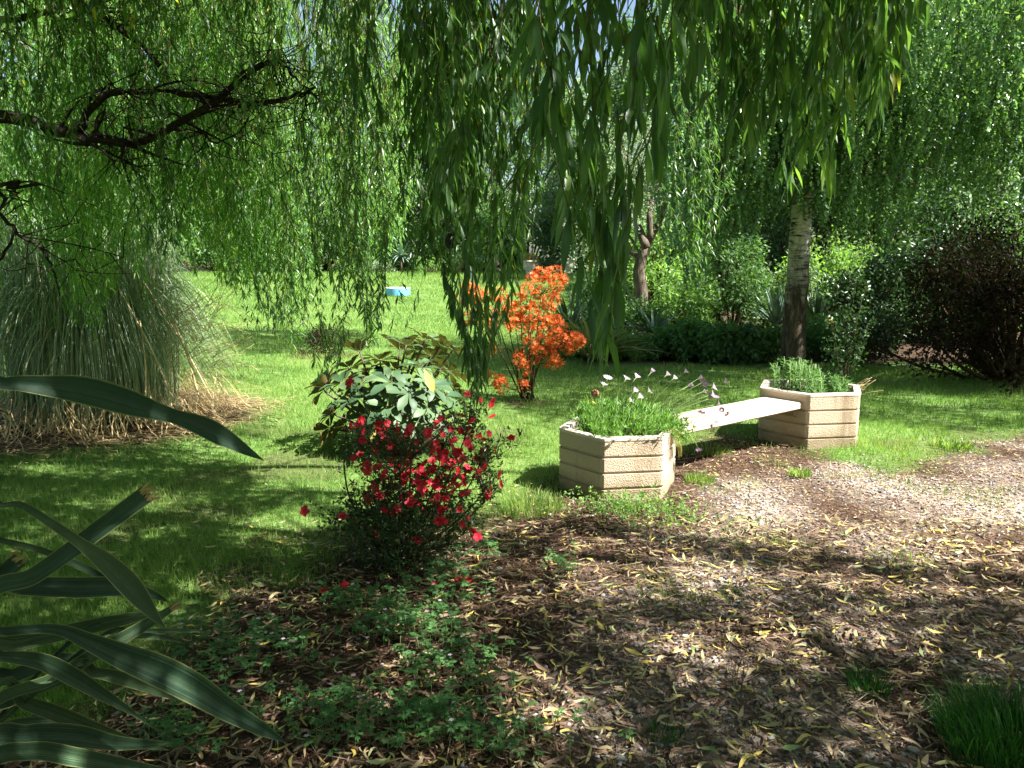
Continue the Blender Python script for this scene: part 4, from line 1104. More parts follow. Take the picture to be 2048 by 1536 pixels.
# ------------------------------------------------------------------ foreground flax
def flax():
    base = np.array([-1.45, 1.25, .0])
    root = thing('flax_plant', 'large New Zealand flax with long cream edged blades in the lower left foreground', 'plant', base)
    def blade(pts, d, yel=.3, blunt=False, roll=(0, 0), pre=None, face=None):
        """pts: (px, py, width px); d depth (start, end)"""
        k = len(pts); ds = np.linspace(d[0], d[1], k)
        P = [np.append(W(x, y, q), w_ / F * q) for (x, y, w_), q in zip(pts, ds)]
        s = np.append(base + rng.normal(0, .06, 3) * [1, 1, 0], .03)
        mid = np.append((s[:3] * .45 + P[0][:3] * .55) + [0.0, 0, .06], P[0][3] * .9)
        P = spline([s, mid] + P, 40)
        wv = np.maximum(P[:, 3], .0008); P = P[:, :3]
        T = nrm(np.gradient(P, axis=0)); view = nrm(np.array([0, 0, EYE]) - P)
        S = nrm(np.cross(T, view)); U = np.cross(S, T)
        rl = np.interp(np.linspace(0, 1, 40), [0, .45, 1], [roll[0], roll[0], roll[1]])[:, None]
        S2 = S * np.cos(rl) + U * np.sin(rl); U2 = -S * np.sin(rl) + U * np.cos(rl)
        h = wv[:, None] / 2
        ks = np.linspace(-1, 1, 7)
        V = np.stack([P + S2 * h * q + U2 * h * (.5 * (abs(q) - .5)) for q in ks], 1)
        V += (np.sin(np.linspace(0, 9, 40) + rng.random() * 6) * .0012)[:, None, None] * U2[:, None]
        i = np.arange(39)[:, None] * 7 + np.arange(6)[None]
        f = np.stack([i, i + 1, i + 8, i + 7], -1).reshape(-1, 4)
        mb = MB(); mb.add(V.reshape(-1, 3), f, 'flax_blade', np.full(280, yel), side=np.tile(ks, 40), smooth=True)
        if blunt:
            e = V[-1]; n = 14; q = rng.random(n)[:, None]; b = e[0] * (1 - q) + e[6] * q
            leaves(mb, b - T[-1] * .01, T[-1] + rng.normal(0, .25, (n, 3)), view[-1], rng.uniform(.012, .03, n), .003, 'straw', rng.random(n) * .5)
        mb.build('blade', root, useside=True)
    blade([(-120, 800, 22), (0, 768, 26), (90, 771, 42), (170, 781, 58), (250, 803, 54), (310, 822, 38), (350, 834, 30), (400, 852, 42), (440, 872, 42), (490, 900, 22), (529, 921, 1)], (1.0, 1.25), .05, roll=(0, .5))
    blade([(-100, 1280, 16), (0, 1264, 20), (110, 1258, 22), (180, 1284, 36), (245, 1312, 52), (320, 1342, 64), (390, 1378, 60), (455, 1420, 44), (520, 1456, 28), (574, 1486, 1)], (1.05, 1.3), .12)
    blade([(-60, 1225, 36), (70, 1150, 36), (180, 1072, 37), (297, 985, 38)], (1.05, 1.15), .08, True)
    blade([(-60, 1180, 34), (0, 1150, 34), (40, 1118, 34)], (1.1, 1.1), .08, True)
    blade([(-60, 1005, 8), (0, 1010, 10), (42, 1010, 14), (100, 1045, 18), (160, 1086, 22), (215, 1128, 40), (262, 1175, 46), (300, 1222, 26), (330, 1258, 1)], (1.0, 1.12), .5, roll=(0, .4))
    blade([(-60, 1170, 34), (40, 1172, 38), (150, 1175, 44), (240, 1174, 38), (300, 1188, 20), (338, 1204, 1)], (1.15, 1.4), .02)
    blade([(-60, 1062, 10), (0, 1080, 12), (80, 1100, 13), (170, 1136, 15), (214, 1160, 9), (225, 1165, 1)], (1.2, 1.35), .3)
    blade([(-60, 1318, 36), (40, 1285, 36), (140, 1262, 32), (240, 1240, 26), (310, 1228, 12), (345, 1222, 1)], (1.2, 1.45), .7)
    blade([(-40, 1425, 24), (100, 1360, 26), (200, 1302, 28), (290, 1250, 24), (348, 1214, 12)], (1.15, 1.35), .55, True)
    blade([(-60, 1310, 16), (0, 1312, 22), (80, 1322, 34), (140, 1350, 36), (200, 1386, 26), (250, 1416, 14), (300, 1450, 3), (400, 1510, 1)], (1.08, 1.35), .2)
    blade([(120, 1348, 12), (190, 1345, 22), (260, 1362, 26), (330, 1388, 14), (380, 1405, 1)], (1.2, 1.5), .4)
    blade([(-20, 1380, 16), (50, 1405, 28), (120, 1430, 32), (210, 1466, 26), (280, 1490, 16), (340, 1500, 1)], (1.15, 1.4), .65)
    blade([(-60, 1500, 44), (50, 1472, 48), (150, 1472, 46), (230, 1486, 30), (300, 1488, 16), (345, 1484, 1)], (1.08, 1.4), .1)
    blade([(-60, 1540, 40), (60, 1502, 38), (150, 1514, 38), (240, 1530, 30), (330, 1545, 16), (400, 1555, 1)], (1.0, 1.3), .25)
    blade([(150, 1275, 10), (250, 1264, 12), (340, 1262, 10), (430, 1262, 1)], (1.3, 1.6), .2)
    blade([(180, 1290, 10), (270, 1272, 12), (335, 1276, 10), (372, 1288, 1)], (1.3, 1.6), .2)
    blade([(-60, 1440, 30), (20, 1400, 30), (90, 1370, 26), (160, 1350, 16)], (1.2, 1.35), .4)
    blade([(-60, 1380, 26), (30, 1350, 30), (110, 1320, 26), (180, 1310, 4)], (1.25, 1.45), .05)
    blade([(-60, 1490, 26), (20, 1450, 20), (90, 1440, 12), (180, 1440, 1)], (1.3, 1.5), .1)
    for k in range(14):                         # further blades of the clump, outside the frame on the left
        a = rng.uniform(1.7, 4.6); L = rng.uniform(.9, 1.5)
        p = spline([np.append(base, .03), np.append(base + [math.cos(a) * .25 * L, math.sin(a) * .25 * L, .6 * L], .05), np.append(base + [math.cos(a) * .6 * L, math.sin(a) * .6 * L, .95 * L], .045), np.append(base + [math.cos(a) * L, math.sin(a) * L, .8 * L], .002)], 16)
        mb = MB(); ribbons(mb, p[None, :, :3], p[None, :, 3], 'flax_blade', [rng.random() * .5], fold=.3); mb.build('blade', root, useside=True)
    mb = MB()
    for k in range(9): tubes(mb, arcs((base + rng.normal(0, .08, 3) * [1, 1, 0])[None], (W(rng.uniform(60, 300), rng.uniform(1380, 1520), 1.7))[None], rng.normal(0, .1, (1, 3)), 6), .0025, 'twig_bark', 4)
    mb.build('dry_stalk', root)
flax()

# ------------------------------------------------------------------ shade map: where the crowns stand between sun and ground
S1 = [(-9000, 980), (-800, 895), (0, 884), (250, 890), (420, 912), (560, 955), (640, 990), (720, 1012), (960, 1018), (1080, 1000), (1180, 1035), (1300, 1062), (1430, 1075), (1560, 1090), (1700, 1110), (2048, 1150), (4000, 1200), (30000, 1500), (30000, 1e6), (-30000, 1e6), (-30000, 1500)]
HOLES = [(1480, 1290, 150, 50), (1090, 1425, 110, 45), (850, 1235, 110, 32), (1330, 1140, 120, 26), (1560, 1150, 90, 22), (1150, 1090, 80, 22), (300, 1060, 90, 16), (560, 1290, 90, 22), (250, 1000, 120, 16), (1290, 1500, 60, 22), (640, 1390, 60, 22), (1740, 1330, 60, 20), (1850, 1180, 110, 22), (540, 1040, 90, 22), (1010, 1180, 60, 16), (60, 935, 70, 10), (1270, 1270, 50, 16), (1650, 1240, 60, 14), (900, 1330, 60, 18), (1900, 1120, 160, 16), (1700, 1420, 60, 18), (760, 1130, 40, 10)]
S2 = [(1060, 752), (1200, 742), (1400, 746), (1560, 740), (1640, 728), (1690, 712), (1780, 708), (2048, 712), (3000, 720), (3000, 890), (2048, 852), (1900, 856), (1760, 836), (1560, 840), (1400, 812), (1250, 836), (1100, 846), (1000, 850), (950, 815), (1030, 775)]
def cover(polys, holes, x0, x1, y0, y1, step, keep):
    X, Y = np.meshgrid(np.arange(x0, x1, step), np.arange(y0, y1, step))
    X = X.ravel() + rng.uniform(-.5, .5, X.size) * step; Y = Y.ravel() + rng.uniform(-.5, .5, Y.size) * step
    Yc = np.maximum(Y, .35)
    px, py = proj(np.stack([X, Yc, terr(X, Yc)], -1))
    ok = np.zeros(len(X), bool)
    for p in polys: ok |= inpoly(px, py, p)
    for (hx, hy, ha, hb) in holes: ok &= ((px - hx) / (ha * 1.25)) ** 2 + ((py - hy) / (hb * 1.2)) ** 2 > 1 + .9 * (vnoise(X, Y, .16, 23) - .5)
    ok &= rng.random(len(X)) < keep
    ok &= vnoise(X, Y, .28, 21) < .77
    return np.stack([X[ok], Y[ok], np.zeros(ok.sum())], -1)
def lift(P, h0, h1):
    h = rng.uniform(h0, h1, len(P))
    return P + SD[None] * (h / SD[2])[:, None]

# ------------------------------------------------------------------ the weeping willow over the camera
def strands(mb, top, tip, spacing, L, Wd, mat, T=T_DIA, spread=.5, M=12, rad=.0016, bare=.12, side=(1, 0), smooth=False, twig='willow_twig'):
    """hanging twigs from top (N,3) to tip (N,3) carrying lance leaves"""
    N = len(top)
    ln = np.linalg.norm(top - tip, axis=1)
    t = np.linspace(0, 1, M)
    P = top[:, None] + (tip - top)[:, None] * t[None, :, None]
    for k in (1, 2, 3):
        ph = rng.random((N, 2)) * 6.28
        P[..., :2] += (.06 / k) * (ln[:, None, None] ** .8) * (np.sin(k * 2.1 * t[None, :, None] * 2 + ph[:, None]) - np.sin(ph)[:, None]) * (np.sin(t * PI) * .9 + .12 * t)[None, :, None]
    tubes(mb, P, rad * (1.5 - t)[None], twig, 3)
    cnt = np.maximum((ln * (1 - bare) / spacing).astype(int), 3)
    idx = np.repeat(np.arange(N), cnt); n = len(idx)
    u = bare + (1 - bare) * rng.random(n) ** .85
    f = u * (M - 1); i = np.minimum(f.astype(int), M - 2); w_ = (f - i)[:, None]
    pos = P[idx, i] * (1 - w_) + P[idx, i + 1] * w_
    a = rng.random(n) * 2 * PI; s = np.abs(rng.normal(0, spread, n)) + .12
    D = np.c_[np.cos(a) * s, np.sin(a) * s, -np.ones(n)]
    Nn = np.c_[np.cos(a), np.sin(a), s] + rdir(n) * .7
    sr = rng.random(N)
    leaves(mb, pos, D, Nn, L * rng.uniform(.6, 1.25, n), Wd * rng.uniform(.75, 1.2, n), mat, np.clip(sr[idx] * .35 + rng.random(n) * .65, 0, 1), T, smooth)
    return P
def curtain(prof, n, d0, d1, ztop, clus, spreadpx, raise_, **kw):
    """strands whose tips follow a profile of the photograph, [(px, py)...]; gathered in tassels"""
    xs = [p[0] for p in prof]; ys = [p[1] for p in prof]
    nc_ = max(1, n // clus)
    cx = rng.uniform(xs[0], xs[-1], nc_); cd = rng.uniform(d0, d1, nc_); cr = rng.random(nc_) ** 1.7 * raise_
    k = np.repeat(np.arange(nc_), clus)
    px = cx[k] + rng.normal(0, spreadpx, len(k)); d = np.clip(cd[k] + rng.normal(0, .05 * d0, len(k)), d0 * .8, d1 * 1.2)
    py = np.interp(px, xs, ys) - cr[k] - np.abs(rng.normal(0, raise_ * .22, len(k)))
    tip = W(px, py, d)
    zt = ztop + rng.uniform(-.25, .5, len(k)); zt = np.maximum(zt, tip[:, 2] + .3)
    top = np.c_[tip[:, :2] + rng.normal(0, .10, (len(k), 2)), zt]
    return strands(kw.pop('mb'), top, tip, **kw), top
def willow():
    tb = np.array([-5.3, 4.6, 0.])
    root = thing('willow_tree', 'weeping willow whose long hanging curtains of narrow leaves frame the view from above', 'tree', tb)
    mb = MB(); P = spline([tb, tb + [.1, .1, 1.2], tb + [.0, -.1, 2.4], tb + [.4, -.2, 3.4]], 14)
    tubes(mb, P, np.linspace(.42, .27, 14)[None] * np.r_[1.25, 1.1, np.ones(12)][None], 'willow_bark', 12); mb.build('trunk', root)
    fork = tb + [.4, -.2, 3.3]
    # the dark limb that crosses the upper left of the view
    d = 4.5
    def limb(pts, r0, r1, start=None, m=26, name='limb', twigs=10, tl=.5):
        mb = MB()
        Q = [W(x, y, q) for x, y, q in pts]
        if start is not None: Q = [np.array(start)] + Q
        P = spline(Q, m)
        P += rng.normal(0, .006, P.shape)
        rr = np.linspace(r0, r1, m) * .5 * rng.uniform(.9, 1.12, m)
        tubes(mb, P, rr[None], 'willow_bark', 8)
        for k in range(twigs):
            i = rng.integers(m // 4, m); e = P[i] + rdir(1)[0] * [1, .5, .7] * rng.uniform(.3, 1) * tl + [.12, 0, 0]
            A = arcs(P[i][None], e[None], rng.normal(0, .05, (1, 3)), 7); tubes(mb, A, np.linspace(rr[i] * .45, .0025, 7)[None], 'willow_bark', 4)
            for q in range(4):
                b = A[0, rng.integers(2, 7)]; e2 = b + rdir(1, -.4)[0] * rng.uniform(.12, .4); tubes(mb, arcs(b[None], e2[None], rng.normal(0, .03, (1, 3)), 5), np.linspace(.0035, .0015, 5)[None], 'willow_bark', 3)
        mb.build(name, root)
        return P
    limb([(-60, 235, 4.5), (90, 256, 4.5), (160, 272, 4.5), (220, 282, 4.5), (280, 284, 4.5), (340, 258, 4.45), (400, 218, 4.4), (440, 198, 4.4), (480, 160, 4.4), (535, 126, 4.35)], .085, .016, start=tb + [.1, -.05, 2.1], twigs=22)
    limb([(160, 262, 4.5), (175, 222, 4.5), (215, 190, 4.5), (270, 182, 4.5), (345, 182, 4.5), (400, 195, 4.45), (460, 198, 4.4), (540, 206, 4.4), (600, 190, 4.4), (632, 178, 4.4)], .05, .014, twigs=16)
    limb([(440, 196, 4.4), (480, 150, 4.4), (520, 130, 4.35), (560, 124, 4.35), (600, 165, 4.3), (650, 215, 4.3), (665, 300, 4.3)], .02, .006, twigs=14)
    limb([(172, 225, 4.5), (182, 195, 4.55), (215, 166, 4.6)], .028, .01, m=10, twigs=4)
    limb([(180, 283, 4.5), (215, 310, 4.45), (240, 345, 4.4)], .02, .006, m=10, twigs=4)
    limb([(330, 265, 4.5), (390, 262, 4.5), (440, 285, 4.5), (500, 240, 4.5)], .018, .006, m=14, twigs=8)
    limb([(-40, 372, 4.2), (20, 374, 4.2), (78, 370, 4.2)], .03, .016, start=tb + [0, 0, 1.7], m=12, twigs=3, tl=.25)
    limb([(-60, 380, 4.6), (0, 428, 4.6), (40, 470, 4.6), (85, 500, 4.6), (110, 545, 4.6), (118, 590, 4.6)], .03, .008, start=tb + [0, 0, 1.9], twigs=7)
    limb([(-60, 560, 4.6), (0, 520, 4.6), (28, 462, 4.6)], .02, .012, m=10, twigs=2)
    limb([(60, -60, 5.2), (150, 0, 5.2), (200, 35, 5.2), (270, 80, 5.2), (330, 140, 5.2)], .075, .03, start=fork, twigs=14)
    limb([(-40, 40, 5.0), (60, 30, 5.0), (150, 25, 5.1), (190, 20, 5.2)], .04, .02, start=fork - [0, 0, .4], twigs=10)
    limb([(640, -30, 6), (700, 20, 6), (735, 130, 6), (690, 140, 6)], .03, .012, m=16, twigs=6)
    # overhead limbs, above the frame, that carry the curtains and the shading crown
    for (ex, ey, ez, r0) in ((-1.0, 1.0, 3.9, .12), (1.8, 2.0, 4.2, .13), (-.5, 3.2, 4.3, .13), (2.6, 3.4, 4.6, .12), (-2.4, 7.6, 4.9, .13), (-4.6, 8.6, 4.9, .12), (-.9, 6.2, 4.9, .12), (4.4, 2.2, 4.9, .11), (-3.0, -.6, 4.0, .1), (1.2, .2, 4.0, .1), (5.6, 3.6, 5.6, .1)):
        mb = MB(); e = np.array([ex, ey, ez]); m = (fork + e) / 2 + [0, 0, 1.0]
        P = spline([fork, m, e], 18) + rng.normal(0, .015, (18, 3)); tubes(mb, P, np.linspace(r0, .03, 18)[None], 'willow_bark', 7)
        for k in range(16):
            i = rng.integers(5, 18); e2 = P[i] + rng.normal(0, .7, 3) * [1, 1, .3]; tubes(mb, arcs(P[i][None], e2[None], np.array([[0, 0, .15]]), 6), np.linspace(.02, .005, 6)[None], 'willow_bark', 4)
        mb.build('limb', root)
    nm = 'hanging_foliage'
    # A  sunlit curtain on the left, 6 to 9 m away
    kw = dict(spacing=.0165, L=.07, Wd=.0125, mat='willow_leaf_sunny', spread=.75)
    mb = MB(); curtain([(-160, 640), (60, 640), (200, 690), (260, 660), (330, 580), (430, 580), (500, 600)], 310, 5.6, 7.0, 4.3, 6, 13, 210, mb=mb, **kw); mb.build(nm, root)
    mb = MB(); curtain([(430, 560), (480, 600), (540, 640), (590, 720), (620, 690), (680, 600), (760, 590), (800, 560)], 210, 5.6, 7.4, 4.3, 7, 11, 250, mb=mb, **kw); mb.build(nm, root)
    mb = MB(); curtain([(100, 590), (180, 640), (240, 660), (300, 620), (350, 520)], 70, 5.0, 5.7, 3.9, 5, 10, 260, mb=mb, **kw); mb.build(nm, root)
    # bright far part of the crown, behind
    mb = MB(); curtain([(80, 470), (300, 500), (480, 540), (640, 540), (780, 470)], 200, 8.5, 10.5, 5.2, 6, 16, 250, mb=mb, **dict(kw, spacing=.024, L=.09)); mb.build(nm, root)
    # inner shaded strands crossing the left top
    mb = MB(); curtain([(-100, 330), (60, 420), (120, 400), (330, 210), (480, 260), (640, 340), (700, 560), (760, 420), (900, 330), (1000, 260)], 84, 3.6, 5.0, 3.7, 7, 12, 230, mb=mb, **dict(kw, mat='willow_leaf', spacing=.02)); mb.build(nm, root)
    # strand bunches that hang lowest, each its own part
    for (x0, x1, y, n, d) in ((645, 672, 770, 12, 4.4), (700, 755, 690, 16, 4.2), (745, 775, 725, 4, 4.0), (330, 400, 500, 20, 4.6), (545, 600, 715, 18, 5.6), (90, 130, 560, 8, 4.6), (800, 860, 600, 8, 3.2), (640, 720, 620, 18, 4.6), (440, 470, 560, 6, 5.0), (1385, 1420, 590, 14, 6)):
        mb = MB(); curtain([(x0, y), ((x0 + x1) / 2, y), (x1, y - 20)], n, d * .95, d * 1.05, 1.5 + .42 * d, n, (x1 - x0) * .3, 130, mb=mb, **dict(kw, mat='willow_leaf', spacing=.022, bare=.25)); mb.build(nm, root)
    # B  dark middle curtain about 3 m away
    kb = dict(spacing=.017, L=.088, Wd=.014, mat='willow_leaf', spread=.5, T=T_LANCE, rad=.0015, bare=.2, twig='twig_bark', smooth=True)
    mb = MB(); curtain([(820, 400), (860, 500), (900, 460), (945, 580), (985, 500), (1010, 440), (1050, 300)], 34, 2.8, 3.6, 2.9, 4, 9, 300, mb=mb, **kb); mb.build(nm, root)
    mb = MB(); curtain([(920, 730), (950, 800), (980, 770), (995, 660), (1005, 540)], 24, 2.7, 3.3, 2.8, 4, 6, 230, mb=mb, **kb); mb.build(nm, root)
    mb = MB(); curtain([(840, 420), (960, 420), (1040, 360)], 27, 2.6, 3.4, 2.9, 9, 10, 120, mb=mb, **dict(kb, bare=.4)); mb.build(nm, root)
    mb = MB(); curtain([(660, 210), (760, 260), (840, 200), (950, 240), (1060, 180)], 34, 2.2, 3.4, 2.8, 5, 12, 170, mb=mb, **kb); mb.build(nm, root)
    # C  nearest bunch, large leaves, 1.4 m away
    kc = dict(spacing=.021, L=.095, Wd=.0165, mat='willow_leaf', spread=.5, T=T_LANCE, rad=.0013, smooth=True, bare=.05)
    mb = MB(); curtain([(1085, 330), (1120, 400), (1165, 500), (1200, 640), (1230, 630), (1245, 460), (1285, 300)], 14, 1.35, 1.75, 2.3, 3, 9, 240, mb=mb, **kc); mb.build(nm, root)
    mb = MB(); curtain([(1090, 180), (1140, 300), (1220, 400), (1300, 380), (1380, 270)], 13, 1.5, 2.1, 2.4, 4, 12, 260, mb=mb, **kc); mb.build(nm, root)
    mb = MB(); curtain([(1175, 640), (1205, 690), (1225, 715), (1240, 700)], 6, 1.38, 1.5, 2.3, 2, 5, 60, mb=mb, **dict(kc, bare=.3, spread=.3)); mb.build(nm, root)
    # D  upper right dark mass
    kd = dict(kb, L=.092, Wd=.0155, spacing=.018)
    mb = MB(); curtain([(1360, 270), (1430, 320), (1490, 320), (1560, 390), (1640, 420), (1700, 320), (1760, 210), (1805, 130)], 62, 1.9, 2.7, 2.6, 3, 10, 300, mb=mb, **kd); mb.build(nm, root)
    mb = MB(); curtain([(1330, 260), (1500, 280), (1700, 230), (1800, 90)], 36, 2.0, 2.9, 2.7, 6, 14, 150, mb=mb, **kd); mb.build(nm, root)
    # the crown overhead (outside the frame): leaf sprays between the sun and the shaded ground
    mb = MB()
    Pg = cover([S1], HOLES, -7.5, 5.5, -1.5, 6.3, .115, .93)
    C = np.concatenate([lift(Pg, 3.0, 4.6), lift(cover([[(430, 648), (700, 640), (740, 690), (480, 708)]], [], -6, 0, 9.5, 16, .13, .9), 3.8, 4.9)])  # second group: sprays added to shade a band of the far lawn
    k = 28
    tip = C - np.c_[rng.normal(0, .05, (len(C), 2)), np.full(len(C), .3)]
    px, py = proj(C); p2, q2 = proj(tip)
    vis = (np.maximum(py, q2) > -10) & (px > -60) & (px < 2110) & (C[:, 1] > .3)
    vis &= C[:, 1] < 8.5
    vis &= ~((px < 260) | ((px > 1330) & (px < 1800) & (np.maximum(py, q2) < 180)))
    C = C[~vis]
    n = len(C); idx = np.repeat(np.arange(n), k)
    pos = C[idx] + rng.normal(0, .075, (n * k, 3)) * [1, 1, 1.4]
    D = rng.normal(0, .5, (n * k, 3)) + [0, 0, -1.]
    leaves(mb, pos, D, rdir(n * k), .12, .034, 'willow_leaf', T=T_FLAT)
    tubes(mb, arcs(C + [0, 0, .25], C - [0, 0, .3], rng.normal(0, .05, (n, 3)), 4), .003, 'willow_twig', 3)
    mb.build('crown', root)
    # unseen foliage added over and behind the camera to block skylight
    mb = MB(); n = 3600
    C = np.c_[rng.uniform(-8, 6.5, n), rng.uniform(-6.5, 2.2, n), rng.uniform(3.1, 5.4, n)]
    idx = np.repeat(np.arange(n), 12)
    leaves(mb, C[idx] + rng.normal(0, .16, (n * 12, 3)), rng.normal(0, .5, (n * 12, 3)) + [0, 0, -1.], rdir(n * 12), .14, .035, 'willow_leaf', T=T_FLAT)
    mb.build('crown', root)
    mb = MB(); n = 520; a = rng.uniform(PI * .98, PI * 2.06, n); rr = rng.uniform(4.0, 6.0, n)  # unseen strands added round the back, also to dim the skylight
    tp = np.c_[-.5 + np.cos(a) * rr * 1.15, .6 + np.sin(a) * rr, rng.uniform(3.4, 4.8, n)]; ti = tp - np.c_[rng.normal(0, .1, (n, 2)), rng.uniform(1.8, 3.6, n)]; ti[:, 2] = np.maximum(ti[:, 2], .3)
    strands(mb, tp, ti, .04, .13, .024, 'willow_leaf'); mb.build('hanging_foliage', root)
willow()

# ------------------------------------------------------------------ the birch
def birch():
    d = 11.0
    g = G(1583, 734); c = np.array([g[0], g[1], 0.]); d = c[1]
    root = thing('birch_tree', 'birch with peeling white and dark fissured trunk and small drooping leaves behind the far planter', 'tree', c)
    mb = MB()
    P = spline([c - [0, 0, .03], W(1586, 690, d), W(1592, 600, d), W(1600, 480, d), W(1608, 380, d), W(1640, 290, d), W(1690, 200, d), W(1715, 100, d), W(1720, -80, d), W(1700, -400, d)], 40)
    rr = np.interp(np.linspace(0, 1, 40), [0, .04, .12, .3, .5, .7, 1], [.21, .175, .162, .145, .12, .085, .04])
    P[:, :2] += rng.normal(0, .004, (40, 2))
    tubes(mb, P, (rr * rng.uniform(.97, 1.03, 40))[None], 'birch_bark', 16); mb.build('trunk', root)
    limbs = [[(1690, 200, d), (1742, 130, d - .2), (1760, 190, d - .5), (1800, 260, d - .6), (1870, 300, d - .8)], [(1640, 290, d), (1580, 230, d), (1500, 190, d - .3), (1430, 230, d - .5)], [(1655, 270, d), (1740, 215, d + .2), (1830, 190, d + .3), (1930, 180, d), (2020, 230, d - .2)], [(1715, 100, d), (1820, 20, d), (1960, 0, d - .5), (2060, 60, d - 1)], [(1715, 90, d), (1620, 20, d - .4), (1500, 10, d - 1), (1400, 70, d - 1.2)], [(1718, -50, d), (1850, -160, d), (2000, -180, d), (2200, -100, d)], [(1718, -100, d), (1600, -200, d), (1450, -180, d)], [(1610, 380, d), (1560, 330, d - .4), (1500, 340, d - 1)], [(1612, 370, d), (1680, 330, d - .5), (1740, 350, d - 1)]]
    tops = []
    for L_ in limbs:
        mb = MB(); Q = spline([W(*p) for p in L_], 18); tubes(mb, Q, np.linspace(.075, .015, 18)[None], 'old_bark', 6)
        for k in range(14):
            i = rng.integers(4, 18); e = Q[i] + rng.normal(0, .5, 3) * [1, 1, .3]; tubes(mb, arcs(Q[i][None], e[None], np.array([[0, 0, .12]]), 6), np.linspace(.014, .004, 6)[None], 'old_bark', 4)
        mb.build('limb', root)
    kw = dict(L=.052, Wd=.038, mat='birch_leaf', spread=.9, rad=.0016, twig='twig_bark')
    # strands on the near side, catching the sun
    for (prof, n, d0, d1, zt, sp_x, rs, spc) in (
        ([(1340, 560), (1400, 600), (1440, 520), (1520, 480), (1570, 430)], 300, 9.8, 11., 5.0, 14, 240, .016),
        ([(1560, 430), (1640, 440), (1700, 480), (1780, 510), (1830, 430)], 320, 9.8, 10.9, 5.0, 14, 230, .016),
        ([(1780, 440), (1860, 400), (1960, 470), (2060, 470), (2200, 430)], 420, 9.6, 11.5, 5.0, 16, 280, .016),
        ([(1330, 430), (1500, 450), (1700, 400), (1900, 430), (2150, 440)], 560, 10.5, 13., 6.0, 18, 300, .019),
        ([(1440, 500), (1560, 450), (1600, 440), (1660, 480), (1760, 540), (1800, 480)], 170, 9.9, 10.6, 4.9, 12, 130, .018),
        ([(1700, 240), (1850, 260), (2000, 280), (2200, 330)], 220, 8.0, 10.0, 5.0, 15, 200, .018)):
        mb = MB(); curtain(prof, n, d0, d1, zt, 6, sp_x, rs, mb=mb, spacing=spc, **kw); mb.build('hanging_foliage', root)
    mb = MB()
    Pg = cover([S2], [(1900, 800, 60, 8), (1500, 790, 40, 6)], -3, 9, 6.2, 12, .13, .95)  # crown sprays shaped by the shade map, put between sun and lawn strip
    C = lift(Pg, 3.6, 7.2)
    n = len(C); k = 30; idx = np.repeat(np.arange(n), k)
    leaves(mb, C[idx] + rng.normal(0, .12, (n * k, 3)), rng.normal(0, .6, (n * k, 3)) + [0, 0, -1.], rdir(n * k), .06, .045, 'birch_leaf', T=T_FLAT)
    tubes(mb, arcs(C + [0, 0, .3], C - [0, 0, .3], rng.normal(0, .05, (n, 3)), 4), .003, 'twig_bark', 3)
    mb.build('crown', root)
birch()

# ------------------------------------------------------------------ small things that cover the ground
def frustum_pts(n, d0, d1, p, side=.78):
    """points with density falling as distance grows"""
    u = rng.random(n)
    e = 2 - p
    d = (d0 ** e + u * (d1 ** e - d0 ** e)) ** (1 / e)
    x = rng.uniform(-side, side, n) * d
    return x, d
def grass():
    x, y = frustum_pts(560000, 2.0, 36.5, 1.5, .88)
    s = soilmask(x, y)
    bed = (y > 11.0 + .25 * np.sin(x * 3)) & (x > .7 + .12 * (y - 11) + .3)
    pam = np.hypot(x + 4.1, y - 7.45) < 1.5 + .25 * rng.random(len(x))
    keep = (rng.random(len(x)) > s * 1.02 + .0) & ~bed & ~pam
    # thin wispy grass also grows in the litter at places
    keep |= (s > .5) & (vnoise(x, y, .33, 31) > .76) & (rng.random(len(x)) < .3) & (y > 3.0)
    for cc, ss in ((nc, NS), (fc, FS)): keep &= np.hypot(x - cc[0], y - cc[1]) > ss * .9
    keep &= (vnoise(x, y, .45, 12) < .8) | (rng.random(len(x)) < .35)
    x, y = x[keep], y[keep]; n = len(x)
    z = terr(x, y) - .022
    sc = np.maximum(1, (y / 5) ** .8)
    h = rng.uniform(.022, .05, n) * (1 + .35 * (sc - 1)) * (.75 + .5 * vnoise(x, y, .6, 40))
    edge = np.minimum(np.abs(np.hypot(x - nc[0], y - nc[1]) - NS), np.abs(np.hypot(x - fc[0], y - fc[1]) - FS))
    h *= 1 + .5 * (edge < .1)
    D = np.c_[rng.normal(0, .38, (n, 2)), np.ones(n)]
    r = np.clip(.5 * vnoise(x, y, .8, 41) + .5 * rng.random(n) + .12 * (vnoise(x, y, 2.5, 42) - .5), 0, 1)
    mb = MB(); leaves(mb, np.c_[x, y, z], D, np.c_[rng.normal(size=(n, 2)), np.zeros(n)], h + .02, .0042 * sc, 'grass_blade', r, T_BLADE)
    tag(mb.build('lawn_grass'), 'short mown lawn grass with thin blades', 'grass', kind='stuff')
grass()
